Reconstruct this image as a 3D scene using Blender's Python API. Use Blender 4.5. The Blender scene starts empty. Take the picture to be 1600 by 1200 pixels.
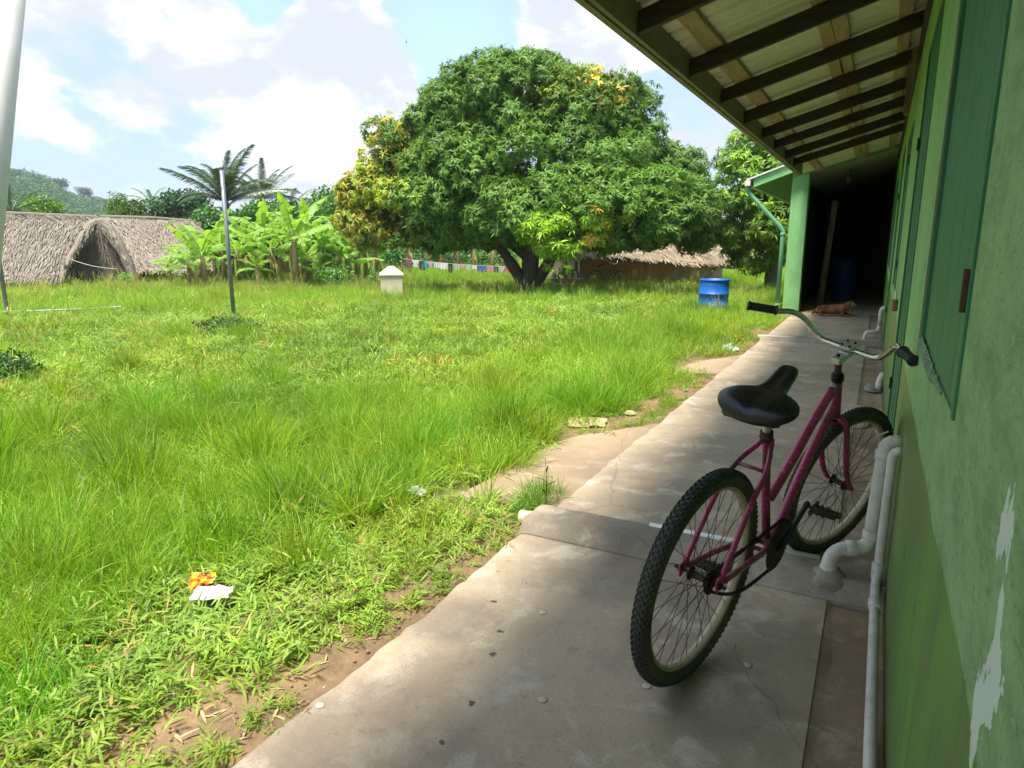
import bpy, bmesh, math, random
import numpy as np
from mathutils import Vector, Matrix, Euler
random.seed(7); rng = np.random.default_rng(7)
scene = bpy.context.scene
COL = scene.collection
rad = math.radians
# ------------------------------------------------------------------ camera
cam = bpy.data.cameras.new('camera'); camo = bpy.data.objects.new('camera', cam); COL.objects.link(camo)
cam.sensor_width = 36.0; cam.lens = 1063 / 1600 * 36.0; cam.clip_start = 0.02; cam.clip_end = 4000
camo.location = (0, 0, 1.35); camo.rotation_euler = (rad(90 - 11.8), 0, rad(28.0))
scene.camera = camo
# ------------------------------------------------------------------ light
SUN = Vector((-0.045, -0.34, 0.93)).normalized()          # direction towards the sun
sun = bpy.data.lights.new('sun', 'SUN'); suno = bpy.data.objects.new('sun', sun); COL.objects.link(suno)
sun.energy = 2.9; sun.angle = rad(16.0); sun.color = (1.0, 0.95, 0.85)
suno.rotation_euler = SUN.to_track_quat('Z', 'Y').to_euler()
world = bpy.data.worlds.new('World'); scene.world = world; world.use_nodes = True
wn = world.node_tree; wn.nodes.clear(); WN = wn.nodes; WL = wn.links
def wnode(t, **k):
    n = WN.new(t)
    for a, b in k.items(): setattr(n, a, b)
    return n
sky = wnode('ShaderNodeTexSky', sky_type='NISHITA', sun_disc=False, sun_elevation=math.asin(SUN.z),
            sun_rotation=math.atan2(SUN.x, SUN.y), air_density=1.0, dust_density=1.6, ozone_density=1.6)
tc = wnode('ShaderNodeTexCoord')
def wmath(op, a, b=None, c=None):
    n = wnode('ShaderNodeMath', operation=op)
    for i, v in enumerate((a, b, c)):
        if v is None: continue
        if isinstance(v, (int, float)): n.inputs[i].default_value = v
        else: WL.new(v, n.inputs[i])
    return n.outputs[0]
def wsmooth(v, a, b, lo=0.0, hi=1.0):
    n = wnode('ShaderNodeMapRange', interpolation_type='SMOOTHSTEP'); WL.new(v, n.inputs[0])
    n.inputs[1].default_value = a; n.inputs[2].default_value = b; n.inputs[3].default_value = lo; n.inputs[4].default_value = hi
    return n.outputs[0]
def wnoise(vec, scale, detail, rough=0.55, dist=0.0):
    n = wnode('ShaderNodeTexNoise', noise_dimensions='3D'); WL.new(vec, n.inputs['Vector'])
    n.inputs['Scale'].default_value = scale; n.inputs['Detail'].default_value = detail
    n.inputs['Roughness'].default_value = rough; n.inputs['Distortion'].default_value = dist
    return n.outputs['Fac']
def dirvec(px, py):
    f = 1063.0; th = rad(11.8); yw = rad(28)
    dx = px - 800; u = 600 - py
    H = f * math.cos(th) + u * math.sin(th); V = -f * math.sin(th) + u * math.cos(th)
    return Vector((-math.sin(yw) * H + math.cos(yw) * dx, math.cos(yw) * H + math.sin(yw) * dx, V)).normalized()
dirn = tc.outputs['Generated']
wmap = wnode('ShaderNodeMapping'); WL.new(dirn, wmap.inputs[0]); wmap.inputs['Scale'].default_value = (1, 1, 1.7); wmap.inputs['Location'].default_value = (3.1, 1.7, 0.4)
mv = wmap.outputs[0]
sep = wnode('ShaderNodeSeparateXYZ'); WL.new(dirn, sep.inputs[0])
def patch(px, py, r0, r1):                                # soft spot of sky round one direction
    d = wnode('ShaderNodeVectorMath', operation='DISTANCE'); WL.new(dirn, d.inputs[0]); d.inputs[1].default_value = dirvec(px, py)
    return wsmooth(d.outputs['Value'], r1, r0)
big = wnoise(mv, 2.6, 12, 0.56, 0.15)
fine = wnoise(mv, 6.0, 12, 0.60, 0.1)
veil = wnoise(mv, 1.5, 5, 0.5)
# cumulus: more of it towards the west of the view (left), clear gaps in two places
bias = wmath('ADD', wmath('MULTIPLY', patch(300, 90, 0.10, 0.80), 0.15), wmath('MULTIPLY', patch(640, 130, 0.02, 0.20), 0.05))
gaps = wmath('ADD', wmath('MULTIPLY', patch(705, 20, 0.01, 0.15), 0.30), wmath('MULTIPLY', patch(395, -20, 0.0, 0.10), 0.26))
dens = wmath('SUBTRACT', wmath('ADD', big, bias), gaps)
cum = wsmooth(dens, 0.525, 0.585)
veilf = wmath('MULTIPLY', wsmooth(veil, 0.25, 0.62, 0.55, 0.92), wmath('SUBTRACT', 1.0, wmath('MULTIPLY', gaps, 2.6)))
mix1 = wnode('ShaderNodeMix', data_type='RGBA'); WL.new(veilf, mix1.inputs[0]); WL.new(sky.outputs[0], mix1.inputs[6]); mix1.inputs[7].default_value = (1.65, 2.15, 2.95, 1)
shade = wsmooth(wmath('ADD', wmath('MULTIPLY', fine, 0.7), wmath('MULTIPLY', dens, 0.35)), 0.47, 0.60)
ccol = wnode('ShaderNodeMix', data_type='RGBA'); WL.new(shade, ccol.inputs[0]); ccol.inputs[6].default_value = (4.0, 3.95, 3.9, 1); ccol.inputs[7].default_value = (2.2, 2.32, 2.60, 1)
mix2 = wnode('ShaderNodeMix', data_type='RGBA'); WL.new(wmath('MULTIPLY', cum, 0.92), mix2.inputs[0]); WL.new(mix1.outputs[2], mix2.inputs[6]); WL.new(ccol.outputs[2], mix2.inputs[7])
bg = wnode('ShaderNodeBackground'); WL.new(mix2.outputs[2], bg.inputs[0]); bg.inputs[1].default_value = 0.105
wo = wnode('ShaderNodeOutputWorld'); WL.new(bg.outputs[0], wo.inputs[0])
scene.view_settings.view_transform = 'Standard'; scene.view_settings.look = 'None'
scene.view_settings.exposure = 1.85; scene.view_settings.gamma = 1.0; scene.view_settings.use_curve_mapping = False
scene.cycles.max_bounces = 12; scene.cycles.diffuse_bounces = 8; scene.cycles.transparent_max_bounces = 16

# ------------------------------------------------------------------ picture -> place (used to find where things stand)
def ray(px, py): return dirvec(px, py)
CAMP = Vector((0, 0, 1.35))
def onz(px, py, z=0.0):
    d = ray(px, py); return CAMP + d * ((z - 1.35) / d.z)
def at(px, py, dist):                                     # point at a horizontal distance
    d = ray(px, py); return CAMP + d * (dist / math.hypot(d.x, d.y))
def aty(px, py, y):
    d = ray(px, py); return CAMP + d * (y / d.y)

# ------------------------------------------------------------------ materials
def new_mat(name):
    m = bpy.data.materials.new(name); m.use_nodes = True; m.node_tree.nodes.clear(); return m
class NT:
    def __init__(s, m): s.t = m.node_tree; s.m = m
    def n(s, t, **k):
        n = s.t.nodes.new(t)
        for a, b in k.items(): setattr(n, a, b)
        return n
    def l(s, a, b): s.t.links.new(a, b)
    def set(s, inp, v):
        if isinstance(v, bpy.types.NodeSocket): s.l(v, inp)
        elif isinstance(v, (tuple, list)) and len(v) == 3 and inp.type == 'RGBA': inp.default_value = (*v, 1)
        else: inp.default_value = v
    def math(s, op, a, b=0.0, clamp=False):
        n = s.n('ShaderNodeMath', operation=op, use_clamp=clamp); s.set(n.inputs[0], a); s.set(n.inputs[1], b); return n.outputs[0]
    def coord(s, scale=(1, 1, 1), kind='Object', loc=(0, 0, 0)):
        c = s.n('ShaderNodeTexCoord'); mp = s.n('ShaderNodeMapping'); s.l(c.outputs[kind], mp.inputs[0])
        mp.inputs['Scale'].default_value = scale; mp.inputs['Location'].default_value = loc; return mp.outputs[0]
    def pos(s, scale=(1, 1, 1), loc=(0, 0, 0)):
        g = s.n('ShaderNodeNewGeometry'); mp = s.n('ShaderNodeMapping'); s.l(g.outputs['Position'], mp.inputs[0])
        mp.inputs['Scale'].default_value = scale; mp.inputs['Location'].default_value = loc; return mp.outputs[0]
    def noise(s, vec, scale, detail=6, rough=0.55, dist=0.0, out='Fac'):
        n = s.n('ShaderNodeTexNoise'); s.l(vec, n.inputs['Vector']); n.inputs['Scale'].default_value = scale
        n.inputs['Detail'].default_value = detail; n.inputs['Roughness'].default_value = rough; n.inputs['Distortion'].default_value = dist
        return n.outputs[out]
    def vor(s, vec, scale, feat='F1', out='Distance', rnd=1.0):
        n = s.n('ShaderNodeTexVoronoi', feature=feat); s.l(vec, n.inputs['Vector']); n.inputs['Scale'].default_value = scale
        n.inputs['Randomness'].default_value = rnd; return n.outputs[out]
    def ramp(s, v, a, b, lo=0.0, hi=1.0):
        n = s.n('ShaderNodeMapRange', interpolation_type='SMOOTHSTEP'); s.set(n.inputs[0], v)
        for i, x in enumerate((a, b, lo, hi)): s.set(n.inputs[i + 1], x)
        return n.outputs[0]
    def mix(s, fac, a, b, mode='MIX'):
        n = s.n('ShaderNodeMix', data_type='RGBA', blend_type=mode); s.set(n.inputs[0], fac); s.set(n.inputs[6], a); s.set(n.inputs[7], b); return n.outputs[2]
    def bump(s, h, strength=0.3, dist=0.01, normal=None):
        n = s.n('ShaderNodeBump'); n.inputs['Strength'].default_value = strength; n.inputs['Distance'].default_value = dist
        s.l(h, n.inputs['Height'])
        if normal is not None: s.l(normal, n.inputs['Normal'])
        return n.outputs[0]
    def bsdf(s, color, rough=0.7, metal=0.0, normal=None, spec=0.5, coat=0.0):
        b = s.n('ShaderNodeBsdfPrincipled'); s.set(b.inputs['Base Color'], color); s.set(b.inputs['Roughness'], rough)
        s.set(b.inputs['Metallic'], metal); b.inputs['Specular IOR Level'].default_value = spec; b.inputs['Coat Weight'].default_value = coat
        if normal is not None: s.l(normal, b.inputs['Normal'])
        return b
    def out(s, sh, disp=None):
        o = s.n('ShaderNodeOutputMaterial'); s.l(sh, o.inputs[0]); return s.m

def simple(name, col, rough=0.6, metal=0.0, dirt=0.25, dirtcol=(0.12, 0.09, 0.06), scale=8.0, bump=0.15, spec=0.5, bscale=None, coat=0.0, kind='Object'):
    t = NT(new_mat(name)); v = t.coord(kind=kind)
    a = t.noise(v, scale, 7, 0.62); b = t.noise(v, scale * 5.3, 5, 0.6)
    c = t.mix(t.ramp(a, 0.42, 0.75, 0, dirt), col, dirtcol)
    c = t.mix(t.math('MULTIPLY', b, 0.35 * min(1, dirt * 2 + .3)), c, tuple(x * 0.55 for x in col))
    r = t.ramp(a, 0.3, 0.7, rough - 0.08, min(1, rough + 0.15))
    nb = t.bump(t.noise(v, bscale or scale * 8, 4, 0.6), bump, 0.004)
    return t.out(t.bsdf(c, r, metal, nb, spec, coat).outputs[0])

def leafmat(name, col, col2, trans=0.35, rough=0.45, spec=0.5, inst=True, tcol=None, dry=None):
    """leaf: colour varies from leaf to leaf (vertex attribute 'var') and from clump to clump (instancer attribute 'tint')"""
    t = NT(new_mat(name))
    a = t.n('ShaderNodeAttribute', attribute_name='var')
    c = t.mix(a.outputs['Fac'], col, col2)
    if dry: c = t.mix(t.ramp(a.outputs['Fac'], .94, .98, 0, .85), c, dry)
    if inst:
        i = t.n('ShaderNodeAttribute', attribute_name='tint', attribute_type='INSTANCER')
        c = t.mix(1.0, c, i.outputs['Color'], 'MULTIPLY')
    p = t.bsdf(c, rough, 0, None, spec)
    tr = t.n('ShaderNodeBsdfTranslucent')
    tc_ = t.mix(1.0, c, tcol or (1.5, 1.5, 0.6), 'MULTIPLY'); t.l(tc_, tr.inputs[0])
    m = t.n('ShaderNodeMixShader'); m.inputs[0].default_value = trans; t.l(p.outputs[0], m.inputs[1]); t.l(tr.outputs[0], m.inputs[2])
    return t.out(m.outputs[0])

# ------------------------------------------------------------------ mesh building
class MB:
    def __init__(s): s.v = []; s.f = []; s.a = []
    def add(s, vs, fs, var=0.5):
        o = len(s.v); s.v += [tuple(v) for v in vs]; s.f += [tuple(i + o for i in f) for f in fs]; s.a += [var] * len(vs); return s
    def box(s, c, size, rot=None, var=0.5, taper=1.0):
        hx, hy, hz = size[0] / 2, size[1] / 2, size[2] / 2
        vs = [Vector((x * hx * (taper if z > 0 else 1), y * hy * (taper if z > 0 else 1), z * hz)) for z in (-1, 1) for y in (-1, 1) for x in (-1, 1)]
        if rot is not None:
            R = rot if isinstance(rot, Matrix) else Euler(rot).to_matrix()
            vs = [R @ v for v in vs]
        c = Vector(c)
        return s.add([v + c for v in vs], [(0, 2, 3, 1), (4, 5, 7, 6), (0, 1, 5, 4), (2, 6, 7, 3), (0, 4, 6, 2), (1, 3, 7, 5)], var)
    def span(s, x0, x1, y0, y1, z0, z1): return s.box(((x0 + x1) / 2, (y0 + y1) / 2, (z0 + z1) / 2), (x1 - x0, y1 - y0, z1 - z0))
    def hexa(s, lo, hi, var=0.5):                          # lo, hi: four corners each, same winding (ccw from above)
        vs = [Vector(p) for p in lo] + [Vector(p) for p in hi]
        return s.add(vs, [(3, 2, 1, 0), (4, 5, 6, 7), (0, 1, 5, 4), (1, 2, 6, 5), (2, 3, 7, 6), (3, 0, 4, 7)], var)
    def beam(s, p0, p1, w, h, up=(0, 0, 1), var=0.5):
        p0, p1 = Vector(p0), Vector(p1); d = (p1 - p0); L = d.length; d.normalize()
        x = d.cross(Vector(up)); 
        if x.length < 1e-4: x = Vector((1, 0, 0))
        x.normalize(); z = x.cross(d)
        R = Matrix((x, d, z)).transposed()
        return s.box((p0 + p1) / 2, (w, L, h), R, var)
    def tube(s, pts, r, n=10, cap=True, closed=False, var=0.5):
        P = [Vector(p) for p in pts]; m = len(P)
        rr = list(np.interp(np.linspace(0, len(r) - 1, m), range(len(r)), r)) if isinstance(r, (list, tuple)) else [r] * m
        T = []
        for i in range(m):
            a = P[(i - 1) % m] if (closed or i > 0) else P[i]; b = P[(i + 1) % m] if (closed or i < m - 1) else P[i]
            T.append((b - a).normalized())
        x = T[0].orthogonal().normalized(); vs = []
        for i in range(m):
            x = (x - T[i] * x.dot(T[i])).normalized(); y = T[i].cross(x)
            for k in range(n):
                t = 2 * math.pi * k / n; vs.append(P[i] + (x * math.cos(t) + y * math.sin(t)) * rr[i])
        fs = []
        for i in range(m if closed else m - 1):
            j = (i + 1) % m
            for k in range(n): fs.append((i * n + k, i * n + (k + 1) % n, j * n + (k + 1) % n, j * n + k))
        if cap and not closed: fs.append(tuple(reversed(range(n)))); fs.append(tuple((m - 1) * n + k for k in range(n)))
        return s.add(vs, fs, var)
    def lathe(s, prof, axis=(0, 0, 1), c=(0, 0, 0), n=32, closed=False, var=0.5):   # prof: (radius, along axis)
        ax = Vector(axis).normalized(); x = ax.orthogonal().normalized(); y = ax.cross(x); c = Vector(c); vs = []
        for r, h in prof:
            for k in range(n):
                t = 2 * math.pi * k / n; vs.append(c + ax * h + (x * math.cos(t) + y * math.sin(t)) * r)
        m = len(prof); fs = []
        for i in range(m if closed else m - 1):
            j = (i + 1) % m
            for k in range(n): fs.append((i * n + k, i * n + (k + 1) % n, j * n + (k + 1) % n, j * n + k))
        if not closed:
            fs.append(tuple(reversed(range(n)))); fs.append(tuple((m - 1) * n + k for k in range(n)))
        return s.add(vs, fs, var)
    def mesh(s, name, mat, smooth=False, origin=(0, 0, 0)):
        o = Vector(origin); me = bpy.data.meshes.new(name)
        me.from_pydata([(v[0] - o.x, v[1] - o.y, v[2] - o.z) for v in s.v], [], s.f)
        at_ = me.attributes.new('var', 'FLOAT', 'POINT'); at_.data.foreach_set('value', s.a)
        me.materials.append(mat)
        if smooth: me.polygons.foreach_set('use_smooth', [True] * len(me.polygons))
        me.update(); return me
    def build(s, name, mat, parent=None, smooth=False, origin=None, bevel=0.0, local=False, kind=None, seg=2, sub=0):
        """parent with no rotation: vertices are given in the world; local=True: vertices already in the parent's own frame"""
        if origin is None: origin = (0, 0, 0) if (parent is None or local) else worldloc(parent)
        ob = bpy.data.objects.new(name, s.mesh(name, mat, smooth, origin)); COL.objects.link(ob)
        if parent is not None: ob.parent = parent
        else: ob.location = origin
        if bevel:
            b = ob.modifiers.new('bevel', 'BEVEL'); b.width = bevel; b.segments = seg; b.limit_method = 'ANGLE'; b.angle_limit = rad(35)
        if sub: 
            b = ob.modifiers.new('sub', 'SUBSURF'); b.levels = sub; b.render_levels = sub
        if kind: ob['kind'] = kind
        return ob
def worldloc(o):
    p = Vector((0, 0, 0))
    while o is not None: p = p + o.location; o = o.parent
    return p
def tag(o, label=None, cat=None, group=None, kind=None):
    if label: o['label'] = label
    if cat: o['category'] = cat
    if group: o['group'] = group
    if kind: o['kind'] = kind
    return o
def thing(name, label, cat, loc=(0, 0, 0), group=None, rotz=0.0):
    o = bpy.data.objects.new(name, None); COL.objects.link(o); o.location = loc; o.rotation_euler = (0, 0, rotz); o.empty_display_size = 0.2
    return tag(o, label, cat, group)
def inst(name, mesh, parent, M=None):                     # a piece that shares mesh data
    o = bpy.data.objects.new(name, mesh); COL.objects.link(o); o.parent = parent
    if M is not None: o.matrix_local = M
    return o
def copy_tree(o, parent=None):
    c = o.copy(); COL.objects.link(c)
    if parent is not None: c.parent = parent
    for ch in list(o.children): copy_tree(ch, c)
    return c
def hashn(x, y, s=0.0):
    return np.sin(x * 1.7 + s) * np.cos(y * 2.3 - s * 1.3) * 0.5 + np.sin(x * 0.53 + y * 0.9 + s * 2.1) * 0.5

# prototypes live in collections that are not part of the scene; points instance them
def proto_collection(name, meshes):
    c = bpy.data.collections.new(name)
    for i, me in enumerate(meshes):
        o = bpy.data.objects.new('%s_%02d' % (name, i), me); c.objects.link(o)
    return c
def scatter(name, coll, nproto, P, R, S, tint, parent=None, origin=(0, 0, 0), idx=None, label=None):
    """one object: a point for each tuft or leaf cluster, carrying a prototype of the collection"""
    n = len(P); me = bpy.data.meshes.new(name)
    me.vertices.add(n); me.vertices.foreach_set('co', (np.asarray(P) - np.array(origin)).astype(np.float32).ravel())
    a = me.attributes.new('rot', 'FLOAT_VECTOR', 'POINT'); a.data.foreach_set('vector', np.asarray(R, dtype=np.float32).ravel())
    a = me.attributes.new('sc', 'FLOAT_VECTOR', 'POINT'); S = np.asarray(S, dtype=np.float32)
    if S.ndim == 1: S = np.repeat(S[:, None], 3, 1)
    a.data.foreach_set('vector', S.ravel())
    a = me.attributes.new('tint', 'FLOAT_VECTOR', 'POINT'); a.data.foreach_set('vector', np.asarray(tint, dtype=np.float32).ravel())
    a = me.attributes.new('idx', 'INT', 'POINT'); a.data.foreach_set('value', (rng.integers(0, nproto, n) if idx is None else np.asarray(idx)).astype(np.int32))
    ob = bpy.data.objects.new(name, me); COL.objects.link(ob)
    key = 'scatter_' + coll.name
    g = bpy.data.node_groups.get(key)
    if g is None:
        g = bpy.data.node_groups.new(key, 'GeometryNodeTree')
        g.interface.new_socket('Geometry', in_out='INPUT', socket_type='NodeSocketGeometry'); g.interface.new_socket('Geometry', in_out='OUTPUT', socket_type='NodeSocketGeometry')
        gi = g.nodes.new('NodeGroupInput'); go = g.nodes.new('NodeGroupOutput'); ip = g.nodes.new('GeometryNodeInstanceOnPoints')
        ci = g.nodes.new('GeometryNodeCollectionInfo'); ci.inputs[0].default_value = coll; ci.inputs[1].default_value = True; ci.inputs[2].default_value = True
        def na(nm, ty):
            q = g.nodes.new('GeometryNodeInputNamedAttribute'); q.data_type = ty; q.inputs[0].default_value = nm; return q.outputs[0]
        L = g.links.new
        L(gi.outputs[0], ip.inputs['Points']); L(ci.outputs[0], ip.inputs['Instance']); ip.inputs['Pick Instance'].default_value = True
        L(na('idx', 'INT'), ip.inputs['Instance Index'])
        e = g.nodes.new('FunctionNodeEulerToRotation'); L(na('rot', 'FLOAT_VECTOR'), e.inputs[0]); L(e.outputs[0], ip.inputs['Rotation'])
        L(na('sc', 'FLOAT_VECTOR'), ip.inputs['Scale']); L(ip.outputs[0], go.inputs[0])
    md = ob.modifiers.new('scatter', 'NODES'); md.node_group = g
    ob['kind'] = 'stuff'
    if parent is not None: ob.parent = parent
    else: ob.location = origin
    if label: ob['label'] = label
    return ob
# ================================================================== materials of the setting
def mat_concrete(name, base=(0.52, 0.405, 0.275), dark=(0.34, 0.27, 0.19), light=(0.64, 0.56, 0.43), spots=True):
    t = NT(new_mat(name)); v = t.pos()
    n1 = t.noise(v, 0.9, 6, 0.6, 0.6); n2 = t.noise(v, 5.0, 8, 0.68, 0.4); n3 = t.noise(v, 150.0, 5, 0.75)
    n4 = t.noise(t.pos((1, 0.35, 1)), 3.2, 6, 0.6)
    c = t.mix(t.ramp(n1, 0.42, 0.60, 0, .8), base, dark)
    c = t.mix(t.ramp(n2, 0.50, 0.66, 0, 0.8), c, light)
    c = t.mix(t.ramp(t.noise(t.pos((1, 1, 1), (7, 3, 0)), 2.3, 7, .66, .5), .50, .66, 0, .55), c, dark)
    c = t.mix(t.ramp(n4, 0.56, 0.72, 0, 0.55), c, (0.46, 0.33, 0.21))
    c = t.mix(t.ramp(n3, 0.5, 0.68, 0, 0.55), c, (0.16, 0.125, 0.09))
    c = t.mix(t.ramp(t.noise(v, 22, 5, .7), 0.56, 0.70, 0, 0.4), c, (0.20, 0.16, 0.12))
    sp = t.vor(v, 260.0); c = t.mix(t.ramp(sp, 0.20, 0.05, 0, 0.5), c, (0.50, 0.47, 0.42))
    if spots:
        for (px, py, r) in ((782, 986, 0.013), (770, 1022, 0.013), (737, 1099, 0.011), (771, 940, 0.011), (1150, 1010, 0.008), (690, 1160, 0.01)):
            q = onz(px, py); d = t.n('ShaderNodeVectorMath', operation='DISTANCE'); t.l(t.mix(0.035, v, t.noise(v, 45, 3, .6, out='Color')), d.inputs[0])
            d.inputs[1].default_value = (q.x * .965 + .0175, q.y * .965 + .0175, 0.0175)
            c = t.mix(t.ramp(d.outputs['Value'], r, r * 0.75, 0, 0.85), c, (0.045, 0.04, 0.045))
        for (px, py, r, k) in ((690, 960, 0.20, .5), (1000, 905, 0.26, .35), (560, 1150, .25, .45), (1120, 1090, .22, .35)):
            q = onz(px, py); d = t.n('ShaderNodeVectorMath', operation='DISTANCE'); t.l(t.mix(0.22, v, t.noise(v, 6, 5, .65, out='Color')), d.inputs[0])
            d.inputs[1].default_value = (q.x * .78 + .11, q.y * .78 + .11, 0.11)
            c = t.mix(t.ramp(d.outputs['Value'], r, r * 0.4, 0, k), c, (0.13, 0.11, 0.09))
    crack = t.vor(t.mix(0.12, v, t.noise(v, 4, 5, .6, out='Color')), 0.55, 'DISTANCE_TO_EDGE')
    ck = t.ramp(crack, 0.0, 0.0028, 1, 0)
    c = t.mix(t.math('MULTIPLY', ck, 0.32), c, (0.06, 0.05, 0.04))
    nb = t.bump(n3, 0.45, 0.004); nb = t.bump(n2, 0.35, 0.012, nb); nb = t.bump(t.noise(v, 320, 2, 0.5), 0.4, 0.0015, nb)
    return t.out(t.bsdf(c, t.ramp(n2, 0.3, 0.7, 0.62, 0.85), 0, nb, 0.35).outputs[0])
def mat_ground():
    t = NT(new_mat('ground_soil')); v = t.pos()
    n1 = t.noise(v, 0.8, 8, 0.6); n2 = t.noise(v, 9, 8, 0.65); n3 = t.noise(v, 70, 4, 0.7)
    c = t.mix(t.ramp(n2, 0.35, 0.65), (0.26, 0.165, 0.09), (0.17, 0.115, 0.065))
    c = t.mix(t.ramp(n3, 0.5, 0.75, 0, 0.6), c, (0.34, 0.25, 0.16))
    sp = t.n('ShaderNodeSeparateXYZ'); t.l(v, sp.inputs[0])
    far = t.ramp(t.math('ADD', sp.outputs[0], t.math('MULTIPLY', n1, 0.9)), -1.2, -1.9)     # turf starts a step away from the slab
    c = t.mix(far, c, t.mix(n2, (0.05, 0.085, 0.018), (0.085, 0.12, 0.03)))
    nb = t.bump(n3, 0.6, 0.01); nb = t.bump(n2, 0.5, 0.03, nb)
    return t.out(t.bsdf(c, 0.9, 0, nb, 0.2).outputs[0])
def mat_wall():
    t = NT(new_mat('green_wall_paint')); v = t.pos(); sp = t.n('ShaderNodeSeparateXYZ'); t.l(v, sp.inputs[0])
    z, y = sp.outputs[2], sp.outputs[1]
    n1 = t.noise(v, 1.6, 7, 0.6, 0.5); n2 = t.noise(t.pos((1, .45, 1)), 13, 9, 0.72); n3 = t.noise(t.pos((1, .4, 1)), 110, 5, 0.75); ns = t.noise(t.pos((1, 3, 0.5)), 5, 6, 0.6)
    up = t.mix(t.ramp(n1, 0.35, 0.7), (0.30, 0.53, 0.17), (0.23, 0.43, 0.165))
    up = t.mix(t.ramp(t.math('ADD', n2, t.math('MULTIPLY', ns, .6)), 0.72, 1.0, 0, 0.5), up, (0.15, 0.26, 0.12))
    lo = t.mix(t.ramp(n1, 0.35, 0.65), (0.14, 0.31, 0.04), (0.12, 0.20, 0.05))
    lo = t.mix(t.ramp(ns, 0.45, 0.75, 0, 0.8), lo, (0.10, 0.13, 0.07))
    # the paint near the visitor's shoulder is chalky and greyed
    near = t.ramp(y, 2.4, 1.2)
    up = t.mix(t.math('MULTIPLY', near, 0.75), up, t.mix(t.ramp(n2, 0.4, 0.66), (0.235, 0.36, 0.185), (0.135, 0.22, 0.10)))
    up = t.mix(t.ramp(n3, .52, .66, 0, t.ramp(y, 2.6, 1.2, .25, .6)), up, (0.075, 0.13, 0.065)); up = t.mix(t.ramp(t.noise(t.pos((1, .4, 1), (2, 5, 1)), 60, 4, .7), .62, .72, 0, .5), up, (0.42, 0.55, 0.40))
    zb = t.ramp(t.math('ADD', z, t.math('MULTIPLY', t.noise(v, 3, 3, .5), 0.05)), 0.843, 0.848)
    c = t.mix(zb, lo, up)
    c = t.mix(t.ramp(t.math('ADD', z, t.math('MULTIPLY', n2, 0.3)), 0.42, 0.14, 0, 0.6), c, (0.075, 0.085, 0.04))
    # flakes fallen off: white primer shows
    fl = t.noise(t.pos((1, 0.9, 0.55)), 9, 7, 0.62, 0.4)
    reg = t.math('MULTIPLY', t.ramp(y, .96, 0.82), t.ramp(z, 1.18, 1.05))
    reg2 = t.math('MULTIPLY', reg, t.ramp(z, 0.42, 0.62))
    m1 = t.ramp(t.math('ADD', fl, t.math('MULTIPLY', reg2, 0.17)), 0.745, 0.752)
    sc = t.ramp(t.noise(t.pos((1, 2.2, 1), (3, 1, 0)), 26, 3, 0.5), 0.775, 0.785)
    m = t.math('MAXIMUM', t.math('MULTIPLY', m1, t.ramp(y, 1.1, 0.95)), t.math('MULTIPLY', sc, 0.9))
    c = t.mix(m, c, (0.55, 0.62, 0.55))
    h = t.math('SUBTRACT', n2, t.math('MULTIPLY', m, 0.6))
    nb = t.bump(h, 0.35, 0.006); nb = t.bump(n3, 0.5, 0.002, nb); nb = t.bump(t.noise(v, 240, 3, .6), .35, .001, nb)
    rough = t.mix(zb, (0.30, 0.30, 0.30), (0.52, 0.52, 0.52)); 
    return t.out(t.bsdf(c, t.math('ADD', rough, t.math('MULTIPLY', n2, 0.2)), 0, nb, 0.5).outputs[0])
def mat_planks(name, c1, c2, rough=0.4, wear=(0.30, 0.33, 0.25), stretch=(6, 6, 0.5), wearamt=0.6):
    t = NT(new_mat(name)); v = t.pos(stretch); w = t.pos()
    n1 = t.noise(v, 3.0, 8, 0.65, 0.2); n2 = t.noise(v, 14, 6, 0.7); n3 = t.noise(w, 2.2, 5, 0.6)
    c = t.mix(t.ramp(n1, 0.35, 0.68), c1, c2)
    c = t.mix(t.ramp(n2, 0.60, 0.74, 0, wearamt), c, wear)
    c = t.mix(t.ramp(n3, 0.5, 0.75, 0, 0.35), c, tuple(q * 0.55 for q in c1))
    nb = t.bump(n2, 0.5, 0.004); nb = t.bump(n1, 0.4, 0.006, nb)
    return t.out(t.bsdf(c, t.ramp(n2, 0.3, 0.7, rough, rough + 0.25), 0, nb, 0.5).outputs[0])
M = {}
M['concrete'] = mat_concrete('walkway_concrete')
M['concrete_ramp'] = mat_concrete('ramp_concrete', (0.33, 0.235, 0.15), (0.25, 0.18, 0.115), (0.38, 0.30, 0.21), False)
M['concrete_wet'] = mat_concrete('strip_concrete', (0.46, 0.33, 0.21), (0.26, 0.18, 0.12), (0.56, 0.44, 0.30), False)
M['concrete_grey'] = mat_concrete('hump_concrete', (0.40, 0.335, 0.245), (0.22, 0.185, 0.135), (0.55, 0.48, 0.37), False)
M['ground'] = mat_ground(); M['wall'] = mat_wall()
M['shutter'] = mat_planks('dark_green_boards', (0.018, 0.125, 0.050), (0.050, 0.20, 0.090), 0.38, (0.25, 0.36, 0.25), (6, 6, 0.35), .6)
M['beam_green'] = mat_planks('green_beam_paint', (0.12, 0.30, 0.12), (0.16, 0.36, 0.16), 0.5, stretch=(1, 4, 4), wearamt=0.3)
M['pillar'] = mat_planks('pillar_paint', (0.17, 0.38, 0.14), (0.21, 0.44, 0.17), 0.5, (0.12, 0.16, 0.09), (3, 3, 1), 0.35)
M['fascia'] = mat_planks('fascia_paint', (0.235, 0.195, 0.145), (0.30, 0.255, 0.195), 0.6, (0.08, 0.08, 0.06), (3, .6, 3), 0.3)
M['rafter'] = mat_planks('dark_rafter_wood', (0.018, 0.013, 0.010), (0.040, 0.028, 0.020), 0.55, (0.11, 0.085, 0.06), (.6, 8, 8), 0.25)
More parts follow.
